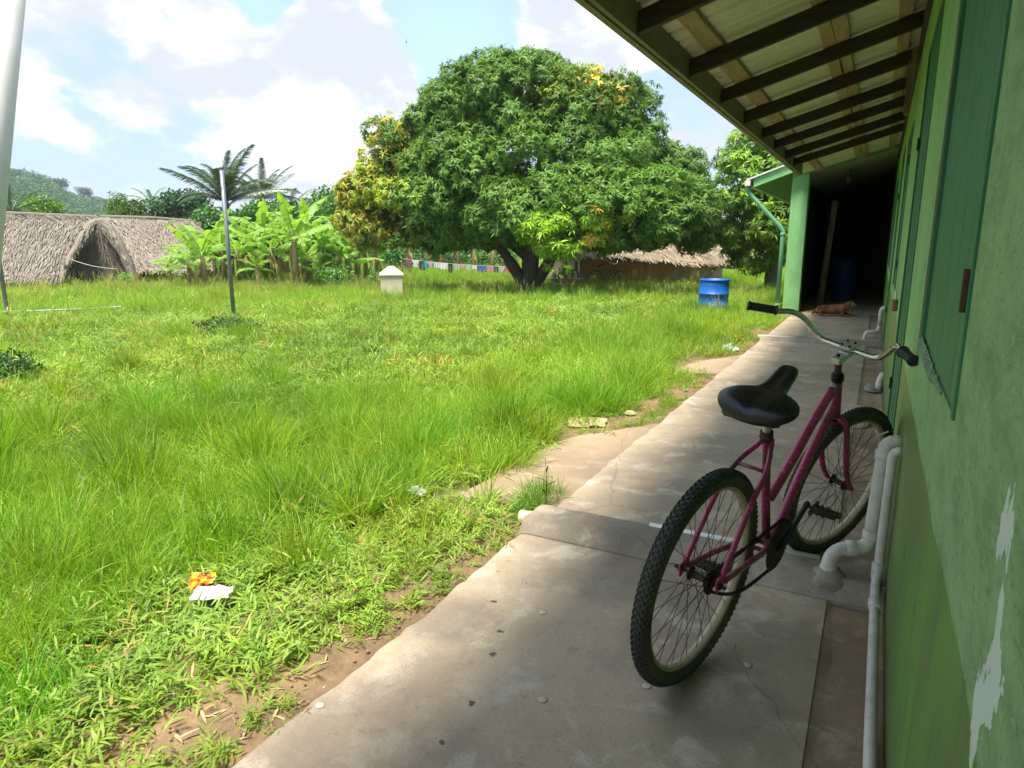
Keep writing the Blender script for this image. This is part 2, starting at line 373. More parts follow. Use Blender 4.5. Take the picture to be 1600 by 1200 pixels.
M['purlin'] = mat_planks('rough_purlin_wood', (0.38, 0.26, 0.15), (0.50, 0.38, 0.24), 0.8, (0.06, 0.035, 0.02), (7, .8, 7), 0.75)
M['oldwood'] = mat_planks('old_wood', (0.16, 0.11, 0.07), (0.25, 0.19, 0.13), 0.8, (0.05, 0.04, 0.03), (8, 8, 1), 0.6)
M['sheet'] = simple('zinc_sheet', (0.80, 0.77, 0.62), 0.5, 0.1, 0.5, (0.45, 0.37, 0.24), 2.5, 0.05, kind='Object')
M['inner'] = simple('dark_inner_wall', (0.05, 0.075, 0.05), .8, 0, .5)  # gloom of the passage put into the wall colour
M['ceiling'] = simple('grey_ceiling', (0.62, 0.62, 0.56), 0.8, 0, 0.3)
M['pvc'] = simple('white_pvc', (0.84, 0.80, 0.69), 0.35, 0, 0.45, (0.36, 0.32, 0.22), 14, 0.06)
M['pvc_old'] = simple('cream_pvc', (0.66, 0.62, 0.50), 0.4, 0, 0.3, (0.4, 0.33, 0.2), 14, 0.05)
M['gutter'] = simple('gutter_white', (0.62, 0.62, 0.55), 0.5, 0, 0.5, (0.25, 0.22, 0.15), 6)
M['pipe_green'] = simple('painted_pipe', (0.13, 0.34, 0.19), 0.4, 0, 0.3, (0.1, 0.15, 0.08), 5)
M['rust'] = simple('rust_metal', (0.10, 0.045, 0.025), 0.8, 0.3, 0.5, (0.03, 0.02, 0.015), 30)
M['brass'] = simple('tarnished_brass', (0.30, 0.15, 0.06), 0.45, 0.7, 0.4, (0.1, 0.05, 0.02), 30)
M['soil_dark'] = simple('dark_soil', (0.06, 0.05, 0.035), 0.95, 0, 0.5)
M['mortar'] = simple('grey_mortar', (0.27, 0.25, 0.21), 0.9, 0, 0.4, (0.12, 0.10, 0.08), 12, 0.5)
M['crumbled'] = simple('crumbled_plaster', (0.20, 0.34, 0.20), 0.9, 0, 0.8, (0.18, 0.18, 0.14), 30, 0.9)

# ================================================================== ground
def zg(x, y):
    x = np.asarray(x, float); y = np.asarray(y, float)
    t = np.clip((-1.40 - x) / 1.6, 0, 1); t = t * t * (3 - 2 * t)
    rr = np.clip((np.hypot(x, y) - 12) / 12, 0, 1); rr = rr * rr * (3 - 2 * rr)
    return -0.030 - 0.075 * t - 0.30 * rr - 0.02 * ((x > -2.0) & (x < -1.35) & (y > 3) & (y < 9)) + t * (0.018 * np.sin(x * 0.9 + y * 0.4) + 0.014 * np.sin(y * 1.3 - x * 0.5) + 0.008 * np.sin(x * 3.1) * np.cos(y * 2.7))
def axis_pts(lo, hi, flo, fhi, fine, coarse_n):
    a = np.arange(flo, fhi + 1e-6, fine)
    l = lo + (flo - lo) * (1 - (1 - np.linspace(0, 1, coarse_n, endpoint=False)) ** 3); r = fhi + (hi - fhi) * np.linspace(0, 1, coarse_n + 1)[1:] ** 3
    return np.concatenate([l, a, r])
gx = axis_pts(-1500, 1500, -9, 0.5, 0.16, 30); gy = axis_pts(-1500, 1500, -1, 12, 0.16, 30)
X, Y = np.meshgrid(gx, gy); Zg = zg(X, Y) + 0.004 * rng.normal(size=X.shape) * (np.abs(X) < 9)
me = bpy.data.meshes.new('ground'); nx, ny = len(gx), len(gy)
idx = np.arange(nx * ny).reshape(ny, nx)
q = np.stack([idx[:-1, :-1], idx[:-1, 1:], idx[1:, 1:], idx[1:, :-1]], -1).reshape(-1, 4)
me.from_pydata(np.stack([X, Y, Zg], -1).reshape(-1, 3).tolist(), [], q.tolist()); me.materials.append(M['ground']); me.polygons.foreach_set('use_smooth', [True] * len(me.polygons))
g = bpy.data.objects.new('ground', me); COL.objects.link(g); tag(g, kind='structure')

# ================================================================== walkway: near slab, hump, middle slab, hump, passage floor
WX = -1.385
def slab(name, y0, y1, xr=-0.053, mat='concrete', z=0.0, bottom=-0.16, prof=None):
    """slab with a chipped left edge; prof(y) gives its top"""
    n = max(2, int((y1 - y0) / 0.05)); b = MB(); vs = []; cols = [0, .012, .04, .5, 1]
    for i in range(n + 1):
        y = y0 + (y1 - y0) * i / n; zt = (prof(y) if prof else z)
        e = WX + 0.005 * math.sin(y * 4.1) + 0.004 * math.sin(y * 13.7 + 1) + 0.004 * math.sin(y * 41) + random.uniform(-.006, .006)
        vs.append((e - 0.012, y, bottom))
        for c in cols: vs.append((e + (xr - e) * c, y, zt - (0.022 if c == 0 else 0.005 if c < .02 else 0)))
        vs.append((xr, y, bottom))
    m = len(cols) + 2; fs = []
    for i in range(n):
        for k in range(m - 1): fs.append((i * m + k, i * m + k + 1, (i + 1) * m + k + 1, (i + 1) * m + k))
    fs.append(tuple(range(m))[::-1]); fs.append(tuple(n * m + k for k in range(m)))
    b.add(vs, [f[::-1] if len(f) == 4 else f for f in fs])
    o = b.build(name, M[mat]); 
    return o
walk = bpy.data.objects.new('walkway', None); COL.objects.link(walk); tag(walk, kind='structure')
def hump(y):
    t = (y - 2.68) / (3.02 - 2.68)
    return 0.006 + 0.070 * min(1, max(0, t / 0.14)) ** .8 * (1 if t < .62 else max(0, 1 - (t - .62) / .38))
def hump2(y):
    t = (y - 10.02) / 0.34
    return 0.004 + 0.05 * min(1, max(0, t / 0.15)) * (1 if t < .7 else max(0, 1 - (t - .7) / .3))
for a in (('slab', -4.0, 2.678, -0.053), ('slab', 3.021, 10.018, -0.053), ('slab', 10.362, 14.62, -0.053)):
    o = slab(*a); o.parent = walk
o = slab('drain_hump', 2.68, 3.02, 0.1385, 'concrete_grey', prof=hump); o.parent = walk
o = slab('drain_hump', 10.02, 10.36, 0.1385, 'concrete_grey', prof=hump2); o.parent = walk
b = MB().span(-1.60, 0.1385, 14.622, 22.0, -0.16, 0.0); b.build('passage_floor', M['concrete'], walk)
for x_ in (-1.02, -.90, -.86):
    bb = MB().box((x_, 2.712, .040), (.022 if x_ < -1 else .016, .055, .008), (rad(52), 0, 0)); bb.build('hump_rib', M['concrete_wet'], walk, bevel=.002)
# low darker strip against the wall
for y0, y1 in ((-4.0, 2.676), (3.024, 10.016), (10.364, 14.62)):
    b = MB(); n = int((y1 - y0) / .12); vs = []
    for i in range(n + 1):
        y = y0 + (y1 - y0) * i / n
        vs += [(-0.052, y, -.16), (-0.052, y, -0.004), (-0.02 + random.uniform(-.01, .01), y, -0.012 + random.uniform(-.003, .003)), (0.09, y, -.016 + random.uniform(-.004, .004)), (0.1385, y, -0.01), (0.1385, y, -.16)]
    fs = [(i * 6 + k, (i + 1) * 6 + k, (i + 1) * 6 + k + 1, i * 6 + k + 1) for i in range(n) for k in range(5)]
    b.add(vs, fs); b.build('wall_side_strip', M['concrete_wet'], walk)
# mortar pad round the pipe foot and along the far pipes
def lump(name, c, rx, ry, rz, mat, parent=None, seed=0, nu=14, nv=7, amp=.12):
    b = MB(); R = random.Random(seed); vs = []
    for j in range(nv + 1):
        ph = math.pi / 2 * j / nv
        for i in range(nu):
            th = 2 * math.pi * i / nu; k = 1 + R.uniform(-amp, amp)
            vs.append((c[0] + rx * math.cos(ph) * math.cos(th) * k, c[1] + ry * math.cos(ph) * math.sin(th) * k, c[2] + rz * math.sin(ph) * (1 + R.uniform(-amp, amp))))
    fs = [(j * nu + i, j * nu + (i + 1) % nu, (j + 1) * nu + (i + 1) % nu, (j + 1) * nu + i) for j in range(nv) for i in range(nu)]
    b.add(vs, fs); return b.build(name, mat, parent, True)
lump('mortar_pad', (-.058, 2.765, .03), .075, .065, .075, M['concrete_grey'], walk, 1)
lump('mortar_pad', (-.03, 5.9, -.01), .12, .42, .03, M['concrete'], walk, 2)
lump('mortar_pad', (0.05, 10.9, 0), .16, .5, .035, M['concrete'], walk, 3)
lump('mortar_pad', (0.06, 7.1, 0), .08, .16, .05, M['concrete_grey'], walk, 4)
# two sloping slabs that lead from the walkway down to the grass
def ramp(poly_in, poly_out, name='ramp'):
    b = MB(); n = len(poly_in); vs = []
    for i in range(n):
        (xi, yi), (xo, yo) = poly_in[i], poly_out[i]
        for k, t in enumerate((0, .25, .5, .75, .97, 1.0)):
            x = xi + (xo - xi) * t; y = yi + (yo - yi) * t; z = -0.012 - 0.022 * t ** 1.5 + random.uniform(-.002, .002)
            if t == 1: z -= .02
            vs.append((x, y, z))
        vs.append((xo - .005, yo, -.16))
    m = 7
    fs = [(i * m + k, i * m + k + 1, (i + 1) * m + k + 1, (i + 1) * m + k) for i in range(n - 1) for k in range(m - 1)]
    fs += [tuple(range(m)) + (), ]
    vs2 = len(vs)
    b.add(vs, fs[:-1]); 
    for e, flip in ((0, 0), (n - 1, 1)):                    # end faces
        ring = [vs[e * m + k] for k in range(m)] + [(poly_in[e][0], poly_in[e][1], -.16)]
        b.add(ring, [tuple(range(8)) if not flip else tuple(range(8))[::-1]])
    o = b.build(name, M['concrete_ramp'], walk); return o
ys = np.linspace(3.02, 4.98, 12)
ramp([(-1.366, y) for y in ys], [(-1.40 - .57 * (1 - abs((y - 3.55) / 1.45) ** 2.6 if y > 3.55 else 1) - .03 * math.sin(y * 9), y - .03 * math.sin(y * 5)) for y in ys])
ys = np.linspace(7.25, 8.75, 9)
ramp([(-1.366, y) for y in ys], [(-1.41 - .50 * max(0.02, (1 - ((y - 7.4) / 1.4) ** 2 if y > 7.4 else .9)), y - .1) for y in ys])

# ================================================================== the green building
bld = thing('green_building', 'long green painted building with dark rafters under a zinc roof beside the walkway', 'building', (0.14, 0, 0))
WALLX = 0.14; ZT = 2.885
openings = [(1.35, 2.45, 1.05, 2.36, 'shutter'), (3.65, 4.75, 0.10, 2.40, 'door'), (6.55, 7.65, 0.95, 2.30, 'shutter'), (9.0, 10.0, 0.10, 2.40, 'door'), (11.3, 12.4, 0.95, 2.30, 'shutter'), (13.0, 13.8, 0.95, 2.3, 'shutter')]
b = MB(); y = -4.0; TH = 0.16
for (y0, y1, z0, z1, _) in openings:
    b.span(WALLX, WALLX + TH, y, y0, -0.2, ZT); b.span(WALLX, WALLX + TH, y0, y1, -0.2, z0); b.span(WALLX, WALLX + TH, y0, y1, z1, ZT); y = y1
b.span(WALLX, WALLX + TH, y, 14.29, -0.2, ZT); b.span(WALLX, WALLX + TH, 14.29, 22.2, -0.2, 3.3)
b.build('wall', M['wall'], bld)
for i, (y0, y1, z0, z1, kind) in enumerate(openings):
    par = bpy.data.objects.new('window_shutter' if kind == 'shutter' else 'door', None)
    # the frame is the mesh of the part, its boards are children
    f = MB(); w = 0.022
    f.span(WALLX - .006, WALLX + .05, y0, y0 + w, z0, z1); f.span(WALLX - .006, WALLX + .05, y1 - w, y1, z0, z1)
    f.span(WALLX - .006, WALLX + .05, y0 + w, y1 - w, z1 - w, z1)
    fo = f.build('window_shutter' if kind == 'shutter' else 'door', M['shutter'], bld, bevel=.002)
    zz0 = z0; n = 7; W = (y1 - y0 - 2 * w) / n
    for k in range(n):
        ya = y0 + w + k * W
        p = MB().span(WALLX + .002 + random.uniform(0, .004), WALLX + .03, ya + .0015, ya + W - .0015, zz0, z1 - w)
        p.build('plank', M['shutter'], fo, bevel=.0025, seg=1)
    if i < 4:
        for (hy, hz) in (((y0 + .02, z0 + .22), (y0 + .02, z1 - .3)) if kind == 'shutter' else ((y1 - .02, .5), (y1 - .02, 1.9))):
            h = MB().box((WALLX - .0085, hy, hz), (.004, .035, .07)); h.tube([(WALLX - .011, hy - .008, hz - .036), (WALLX - .011, hy - .008, hz + .036)], .004, 8)
            h.build('hinge', M['rust'], fo)
# worn strip of bare wood and crumbled plaster at the far edge and sill of the near shutter
b = MB(); R_ = random.Random(5); prev = None; vs = []
for i in range(26):
    z = 1.02 + i * .054; wv = R_.uniform(.006, .022); vs.append((WALLX - .007, 2.450, z)); vs.append((WALLX - .009, 2.452 + wv, z)); vs.append((WALLX - .001, 2.455 + wv, z))
fs = [(i * 3 + k, i * 3 + k + 1, i * 3 + k + 4, i * 3 + k + 3) for i in range(25) for k in range(2)]
b.add(vs, fs + [tuple(reversed(f)) for f in []]); b.build('worn_edge', M['oldwood'], bld)
b = MB(); vs = []; n = 46
for i in range(n):
    y = 1.62 + .92 * i / (n - 1); tp = min(1, (y - 1.60) / .35); h1 = R_.uniform(.004, .022) * tp + .002; h0 = R_.uniform(.008, .035) * tp + .003
    zc = 1.045
    vs += [(WALLX - .001, y, zc + h1), (WALLX - .003 - R_.uniform(0, .010) * tp, y, zc + h1 * .4), (WALLX - .004 - R_.uniform(0, .008) * tp, y, zc - h0 * .5), (WALLX - .001, y, zc - h0)]
fs = [(i * 4 + k, (i + 1) * 4 + k, (i + 1) * 4 + k + 1, i * 4 + k + 1) for i in range(n - 1) for k in range(3)]
b.add(vs, fs); b.build('crumbled_sill', M['crumbled'], bld)

def zr(x): return 2.605 + 0.29 * (x + 1.25)               # top of the rafters
rafter_y = [-2.67, -1.57, -.47, .63, 1.73, 2.83, 3.935, 5.08, 6.17, 7.28, 8.40, 9.42, 10.54, 11.60]
for y in rafter_y:
    x0, x1 = -1.298, 3.9; d = .112 + random.uniform(-.006, .006); y += random.uniform(-.012, .012)
    b = MB().hexa([(x0, y - .024, zr(x0) - d), (x1, y - .024, zr(x1) - d), (x1, y + .024, zr(x1) - d), (x0, y + .024, zr(x0) - d)],
                  [(x0, y - .024, zr(x0) - .001), (x1, y - .024, zr(x1) - .001), (x1, y + .024, zr(x1) - .001), (x0, y + .024, zr(x0) - .001)])
    b.build('rafter', M['rafter'], bld, bevel=.004, seg=1)
def purlin(xc, w, y0=-4.0, y1=14.28, jog=0.0):
    b = MB(); n = 30; vs = []; R = random.Random(int(xc * 1000))
    for i in range(n + 1):
        y = y0 + (y1 - y0) * i / n; a = xc - w / 2 + R.uniform(-.008, .008); c = xc + w / 2 + R.uniform(-.008, .008)
        vs += [(a, y, zr(a) + .002), (c, y, zr(c) + .002), (c, y, zr(c) + .036), (a, y, zr(a) + .036)]
    fs = [(i * 4 + k, i * 4 + (k + 1) % 4, (i + 1) * 4 + (k + 1) % 4, (i + 1) * 4 + k) for i in range(n) for k in range(4)] + [(3, 2, 1, 0), (n * 4, n * 4 + 1, n * 4 + 2, n * 4 + 3)]
    b.add(vs, [f for f in fs]); return b.build('purlin', M['purlin'], bld)
for xc, w in ((-1.13, .11), (-.50, .085), (-.405, .085), (0.0, .09), (.75, .1), (1.8, .1), (3.0, .1)): purlin(xc, w)
# corrugated sheets, one object each
def sheet_mesh():
    prof = []; per = .205
    for k in range(4):
        o = k * per
        prof += [(o, 0), (o + .03, 0), (o + .045, .024), (o + .075, .024), (o + .09, 0), (o + .125, 0), (o + .135, .006), (o + .15, .006), (o + .16, 0)]
    prof.append((4 * per + .05, 0)); vs = []; xs = np.linspace(-1.40, 4.1, 6)
    for x in xs:
        for (py, pz) in prof: vs.append((x, py, zr(x) + .040 + pz))
    m = len(prof); fs = [(i * m + k, (i + 1) * m + k, (i + 1) * m + k + 1, i * m + k + 1) for i in range(len(xs) - 1) for k in range(m - 1)]
    return MB().add(vs, fs).mesh('roof_sheet', M['sheet'])
sm = sheet_mesh()
for i in range(22):
    o = inst('roof_sheet', sm, bld, Matrix.Translation((-0.14, -4.0 + i * .83, .002 * (i % 2))))
    s = o.modifiers.new('thick', 'SOLIDIFY'); s.thickness = .0015
b = MB().span(-1.332, -1.302, -4.0, 12.95, 2.462, 2.672); b.build('fascia', M['fascia'], bld, bevel=.003)
b = MB().span(-1.372, -1.334, -4.0, 12.95, 2.452, 2.475); b.build('drip_strip', M['fascia'], bld)
# interior kept closed
b = MB().span(4.0, 4.15, -4.0, 22.2, -.2, 4.3); b.build('back_wall', M['wall'], bld)
b = MB().span(WALLX + TH, 4.0, -4.15, -4.0, -.2, 4.1); b.build('end_wall', M['wall'], bld)
# passage: pillar, sloping beam, side wall, ceiling, back wall
zl = lambda x: 2.612 + .277 * (x + 1.3)
def slopebox(x0, x1, y0, y1, fl, fh): return [(x0, y0, fl(x0)), (x1, y0, fl(x1)), (x1, y1, fl(x1)), (x0, y1, fl(x0))], [(x0, y0, fh(x0)), (x1, y0, fh(x1)), (x1, y1, fh(x1)), (x0, y1, fh(x0))]
b = MB().hexa(*slopebox(-1.60, -1.30, 14.30, 14.60, lambda x: -.2, lambda x: zl(x) - .001)); b.build('pillar', M['pillar'], bld, bevel=.008)
b = MB().hexa(*slopebox(-1.60, 0.139, 14.30, 14.50, zl, lambda x: zl(x) + .36)); b.build('cross_beam', M['beam_green'], bld)
b = MB().hexa(*slopebox(-1.60, 0.139, 14.502, 22.0, lambda x: zl(x) + .03, lambda x: zl(x) + .06)); b.build('ceiling', M['ceiling'], bld)
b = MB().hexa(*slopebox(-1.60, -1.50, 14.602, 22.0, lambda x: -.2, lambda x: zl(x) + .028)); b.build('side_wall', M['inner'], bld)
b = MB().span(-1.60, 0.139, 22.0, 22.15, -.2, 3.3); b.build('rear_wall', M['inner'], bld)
zb = lambda x: 2.535 + .36 * (x + 2.29)
b = MB().hexa(*slopebox(-2.40, 0.5, 14.08, 22.5, lambda x: zb(x), lambda x: zb(x) + .03)); b.build('rear_roof', M['gutter'], bld)
b = MB().hexa(*slopebox(-2.27, -1.335, 14.12, 14.15, lambda x: zb(x) - .17, lambda x: zb(x) - .002)); b.build('barge_board', M['pillar'], bld)
b = MB().hexa(*slopebox(-2.27, -1.603, 14.152, 22.4, lambda x: zb(x) - .15, lambda x: zb(x) - .12)); b.build('soffit', M['beam_green'], bld)
b = MB(); g0 = [(-2.42, 2.50), (-2.42, 2.40), (-2.32, 2.40), (-2.32, 2.50), (-2.33, 2.50), (-2.33, 2.41), (-2.41, 2.41), (-2.41, 2.50)]
vs = [(x, 14.05, z) for x, z in g0] + [(x, 22.5, z) for x, z in g0]; b.add(vs, [(k, (k + 1) % 8, (k + 1) % 8 + 8, k + 8) for k in range(8)]); b.span(-2.42, -2.32, 14.04, 14.05, 2.40, 2.50)
b.build('gutter', M['gutter'], bld)
b = MB().tube([(-2.37, 14.20, 2.40), (-2.37, 14.20, 2.32), (-2.33, 14.20, 2.25), (-1.74, 14.22, 1.63), (-1.685, 14.23, 1.55), (-1.685, 14.23, 1.46), (-1.685, 14.23, -.1)], .042, 12)
for z in (1.47, .12): b.lathe([(.05, 0), (.052, .01), (.052, .04), (.05, .05)], c=(-1.685, 14.23, z), n=14)
b.build('downpipe', M['pipe_green'], bld, True)
# short board hanging from the rafters by the wall top
b = MB().box((.085, 6.62, 2.60), (.035, .095, .50), (0, .02, 0)); b.box((.06, 6.59, 2.55), (.012, .05, .40)); b.build('hanging_board', M['oldwood'], bld)
b = MB().span(WALLX - .03, WALLX - .001, 5.2, 14.28, 2.80, 2.884); b.build('wall_plate', M['rafter'], bld)
b = MB().tube([(-.72, 16, 2.80), (-.72, 16, 2.66)], .03, 10).lathe([(.02, 0), (.05, .02), (.05, .12), (.02, .13)], c=(-.72, 16, 2.52), n=12); b.build('lamp_holder', M['oldwood'], bld)

# ================================================================== things fixed to or standing on the walkway
def coupling(p, ax, r, L=.035): return MB().lathe([(r, -L), (r + .004, -L), (r + .004, L), (r, L)], ax, p, 16)
t = thing('drain_pipe', 'white plastic drain pipe with elbows beside the bicycle front wheel', 'pipe', (0.08, 2.80, 0), 'white drain pipes along the wall')
r = .025
def arc(c, p0, p1, n=5):                                  # rounded corner c between p0 and p1
    c, p0, p1 = Vector(c), Vector(p0), Vector(p1); return [(p0 * (1 - s) ** 2 + c * 2 * s * (1 - s) + p1 * s ** 2) for s in [i / n for i in range(n + 1)]]
b = MB().tube(arc((.088, 2.84, .625), (.139, 2.84, .615), (.086, 2.84, .57)) + [(.075, 2.83, .30), (.074, 2.83, .24)], .026, 14)
b.build('riser', M['pvc'], t, True)
b = MB().tube(arc((.073, 2.83, .19), (.074, 2.83, .238), (.04, 2.81, .186)) + arc((-.055, 2.77, .172), (-.005, 2.79, .18), (-.062, 2.765, .12)) + [(-.062, 2.765, .02)], .027, 14)
b.build('elbow', M['pvc'], t, True)
for ax_, c_ in (((0, 0, 1), (.074, 2.83, .235)), ((.9, .2, .05), (.01, 2.797, .181)), ((0, 0, 1), (-.062, 2.765, .085)), ((0, 0, 1), (.0865, 2.84, .56))):
    MB().lathe([(.0275, -.02), (.0315, -.018), (.0315, .018), (.0275, .02)], ax_, c_, 16).build('coupling', M['pvc'], t, True)
b = MB().tube(arc((.112, 2.775, .60), (.139, 2.775, .60), (.1115, 2.775, .57), 4) + [(.108, 2.775, .14), (.107, 2.77, .10)] + arc((.104, 2.76, .078), (.106, 2.77, .12), (.104, 2.69, .074), 4) + [(.104, 2.55, .060), (.103, 1.9, .022), (.105, 1.0, .017), (.10, -.6, .017)], .0165, 12)
b.build('thin_pipe', M['pvc'], t, True)
for ax_, c_ in (((0, 0, 1), (.1068, 2.772, .12)), ((0, 1, 0), (.104, 2.60, .065))): MB().lathe([(.018, -.033), (.0215, -.031), (.0215, .031), (.018, .033)], ax_, c_, 14).build('coupling', M['pvc'], t, True)
b = MB().tube([(.09, 2.81, .66), (.06, 2.80, .645), (.05, 2.79, .66)], .003, 6); b.build('wire_tie', M['pvc'], t)
def far_pipe(x, y, label, top=.42):
    t = thing('drain_pipe', label, 'pipe', (x, y, 0), 'white drain pipes along the wall')
    b = MB().tube(arc((x, y, top), (.139, y, top), (x, y, top - .07)) + [(x, y, .20)], .026, 12); b.build('riser', M['pvc'], t, True)
    b = MB().tube(arc((x, y, .13), (x, y, .2), (x - .05, y - .02, .125)) + arc((x - .16, y - .05, .12), (x - .1, y - .04, .12), (x - .165, y - .055, .06)) + [(x - .165, y - .055, -.01)], .027, 12); b.build('elbow', M['pvc'], t, True)
    return t
far_pipe(.085, 10.75, 'white plastic drain pipe with elbow near the sleeping dog', .46)
t = thing('drain_pipe', 'short white drain pipe stub set in mortar against the green wall', 'pipe', (.10, 7.0, 0), 'white drain pipes along the wall')
MB().tube([(.105, 7.0, .0), (.105, 7.0, .10), (.125, 7.0, .16), (.139, 7.0, .165)], .026, 12).build('riser', M['pvc'], t, True)
MB().lathe([(.028, -.02), (.031, -.018), (.031, .018), (.028, .02)], c=(.105, 7.0, .06), n=14).build('coupling', M['pvc'], t, True)
# pipe end poking out of the hump and pipe seen in the hump
b = MB(); b.lathe([(.030, 0), (.033, .001), (.033, .20), (.029, .20), (.029, .02), (.001, .02)], (1, .035, .05), (-1.475, 2.865, -.005), 20)
o = b.build('pipe_end', M['pvc_old'], None, True, (-1.44, 2.86, 0)); tag(o, 'cream plastic pipe end poking out of the walkway edge over the grass', 'pipe')
b = MB().tube([(-.82, 2.90, .056), (-.42, 2.90, .058), (-.10, 2.90, .056)], .024, 12); o = b.build('pipe_run', M['pvc'], None, True, (-.5, 2.93, .03)); tag(o, 'white pipe lying bare across the concrete hump behind the rear wheel', 'pipe')
b = MB().tube([(-1.42, 10.10, .035), (-1.0, 10.12, .035), (-.85, 10.12, .03)], .03, 12); o = b.build('pipe_run', M['pvc_old'], None, True, (-1.1, 10.12, .03)); tag(o, 'white pipe bare at the left end of the far concrete hump', 'pipe')
# padlock on the second door
t = thing('padlock', 'brown padlock hanging on the dark green door', 'padlock', (WALLX - .02, 4.72, 1.0))
p = MB().box((WALLX - .035, 4.60, .985), (.03, .06, .065)); p.build('lock_body', M['brass'], t, bevel=.006)
MB().tube([(WALLX - .035, 4.58, 1.015), (WALLX - .035, 4.58, 1.05), (WALLX - .035, 4.60, 1.068), (WALLX - .035, 4.62, 1.05), (WALLX - .035, 4.62, 1.015)], .005, 8).build('shackle', M['pvc'], t, True)
b = MB().box((-.98, 16.0, 1.10), (.11, .045, 2.16), (0, rad(3), 0)); o = b.build('wooden_plank', M['oldwood'], None, False, (-.99, 16, 0), bevel=.003); tag(o, 'pale wooden plank standing upright in the dark passage', 'plank')
b = MB().beam((-1.32, 15.25, .03), (-.55, 15.45, .03), .07, .06); o = b.build('floor_timber', M['oldwood'], None, False, (-.9, 15.4, 0), bevel=.003); tag(o, 'low timber lying on the passage floor behind the dog', 'timber')
# ================================================================== bicycle
def mat_bikepaint():
    t = NT(new_mat('magenta_frame_paint')); v = t.coord()
    n1 = t.noise(v, 14, 6, .6); n2 = t.noise(v, 55, 5, .65); n3 = t.noise(v, 5, 4, .5)
    c = t.mix(t.ramp(n1, .35, .7), (0.36, 0.022, 0.105), (0.26, 0.018, 0.065))
    c = t.mix(t.ramp(n2, .625, .67, 0, .9), c, (0.42, 0.32, 0.28))
    c = t.mix(t.ramp(t.math('ADD', n3, t.math('MULTIPLY', n2, .3)), .66, .80, 0, .85), c, (0.07, 0.035, 0.03))
    nb = t.bump(n2, .15, .002)
    return t.out(t.bsdf(c, t.ramp(n1, .3, .7, .22, .45), 0, nb, .5, .3).outputs[0])
M['bike'] = mat_bikepaint()
M['rubber'] = simple('tyre_rubber', (0.018, 0.019, 0.021), 0.6, 0, 0.35, (0.06, 0.055, 0.045), 20, .1)
M['sidewall'] = simple('dusty_sidewall', (0.060, 0.058, 0.036), 0.7, 0, 0.6, (0.15, 0.13, 0.07), 9, .1)
M['rim'] = simple('cream_rim', (0.50, 0.43, 0.26), 0.5, 0.1, 0.5, (0.20, 0.13, 0.07), 15, .1)
M['spoke'] = simple('dull_spoke', (0.10, 0.085, 0.06), 0.5, 0.6, 0.5, (0.06, 0.04, 0.02), 40, .02)
M['chrome'] = simple('chrome', (0.62, 0.62, 0.60), 0.18, 1.0, 0.35, (0.25, 0.20, 0.15), 25, .03)
M['alu'] = simple('aluminium', (0.62, 0.60, 0.57), 0.42, 0.6, 0.3, (0.3, 0.27, 0.2), 20, .05)
M['grip'] = simple('black_grip', (0.012, 0.012, 0.013), 0.5, 0, 0.2, (0.05, 0.05, 0.05), 30, .1)
M['seat'] = simple('black_vinyl', (0.010, 0.010, 0.012), 0.30, 0, 0.10, (0.03, 0.03, 0.03), 12, .05, .5, 220)
M['chain'] = simple('greasy_chain', (0.020, 0.016, 0.013), 0.45, 0.7, 0.4, (0.05, 0.03, 0.02), 60, .1)
M['ring'] = simple('rusty_disc', (0.055, 0.035, 0.022), 0.7, 0.4, 0.7, (0.12, 0.065, 0.03), 22, .2)
M['darkpaint'] = simple('dark_bike_paint', (0.02, 0.022, 0.03), 0.35, 0, 0.3)

R_W = .3454; WB = 1.1784; HA = 1.1848; DEL = 0.2646
kv = Vector((0, -math.cos(HA), math.sin(HA))); pv = Vector((0, math.sin(HA), math.cos(HA)))
Ax = Vector((0, WB, R_W)) - pv * .0504
ROT = Matrix.Rotation(-DEL, 3, kv); nv_ = ROT @ Vector((1, 0, 0)); fp = ROT @ pv
def smoothpts(P, n=6):
    P = [Vector(p) for p in P]; out = []
    for i in range(len(P) - 1):
        a = P[max(i - 1, 0)]; b_ = P[i]; c = P[i + 1]; d = P[min(i + 2, len(P) - 1)]
        for k in range(n):
            t = k / n; out.append(.5 * ((2 * b_) + (c - a) * t + (2 * a - 5 * b_ + 4 * c - d) * t * t + (3 * b_ - a - 3 * c + d) * t ** 3))
    out.append(P[-1]); return out
spoke_mesh = MB().tube([(0, 0, 0), (0, 0, 1)], .0011, 5).mesh('spoke', M['spoke'], True)
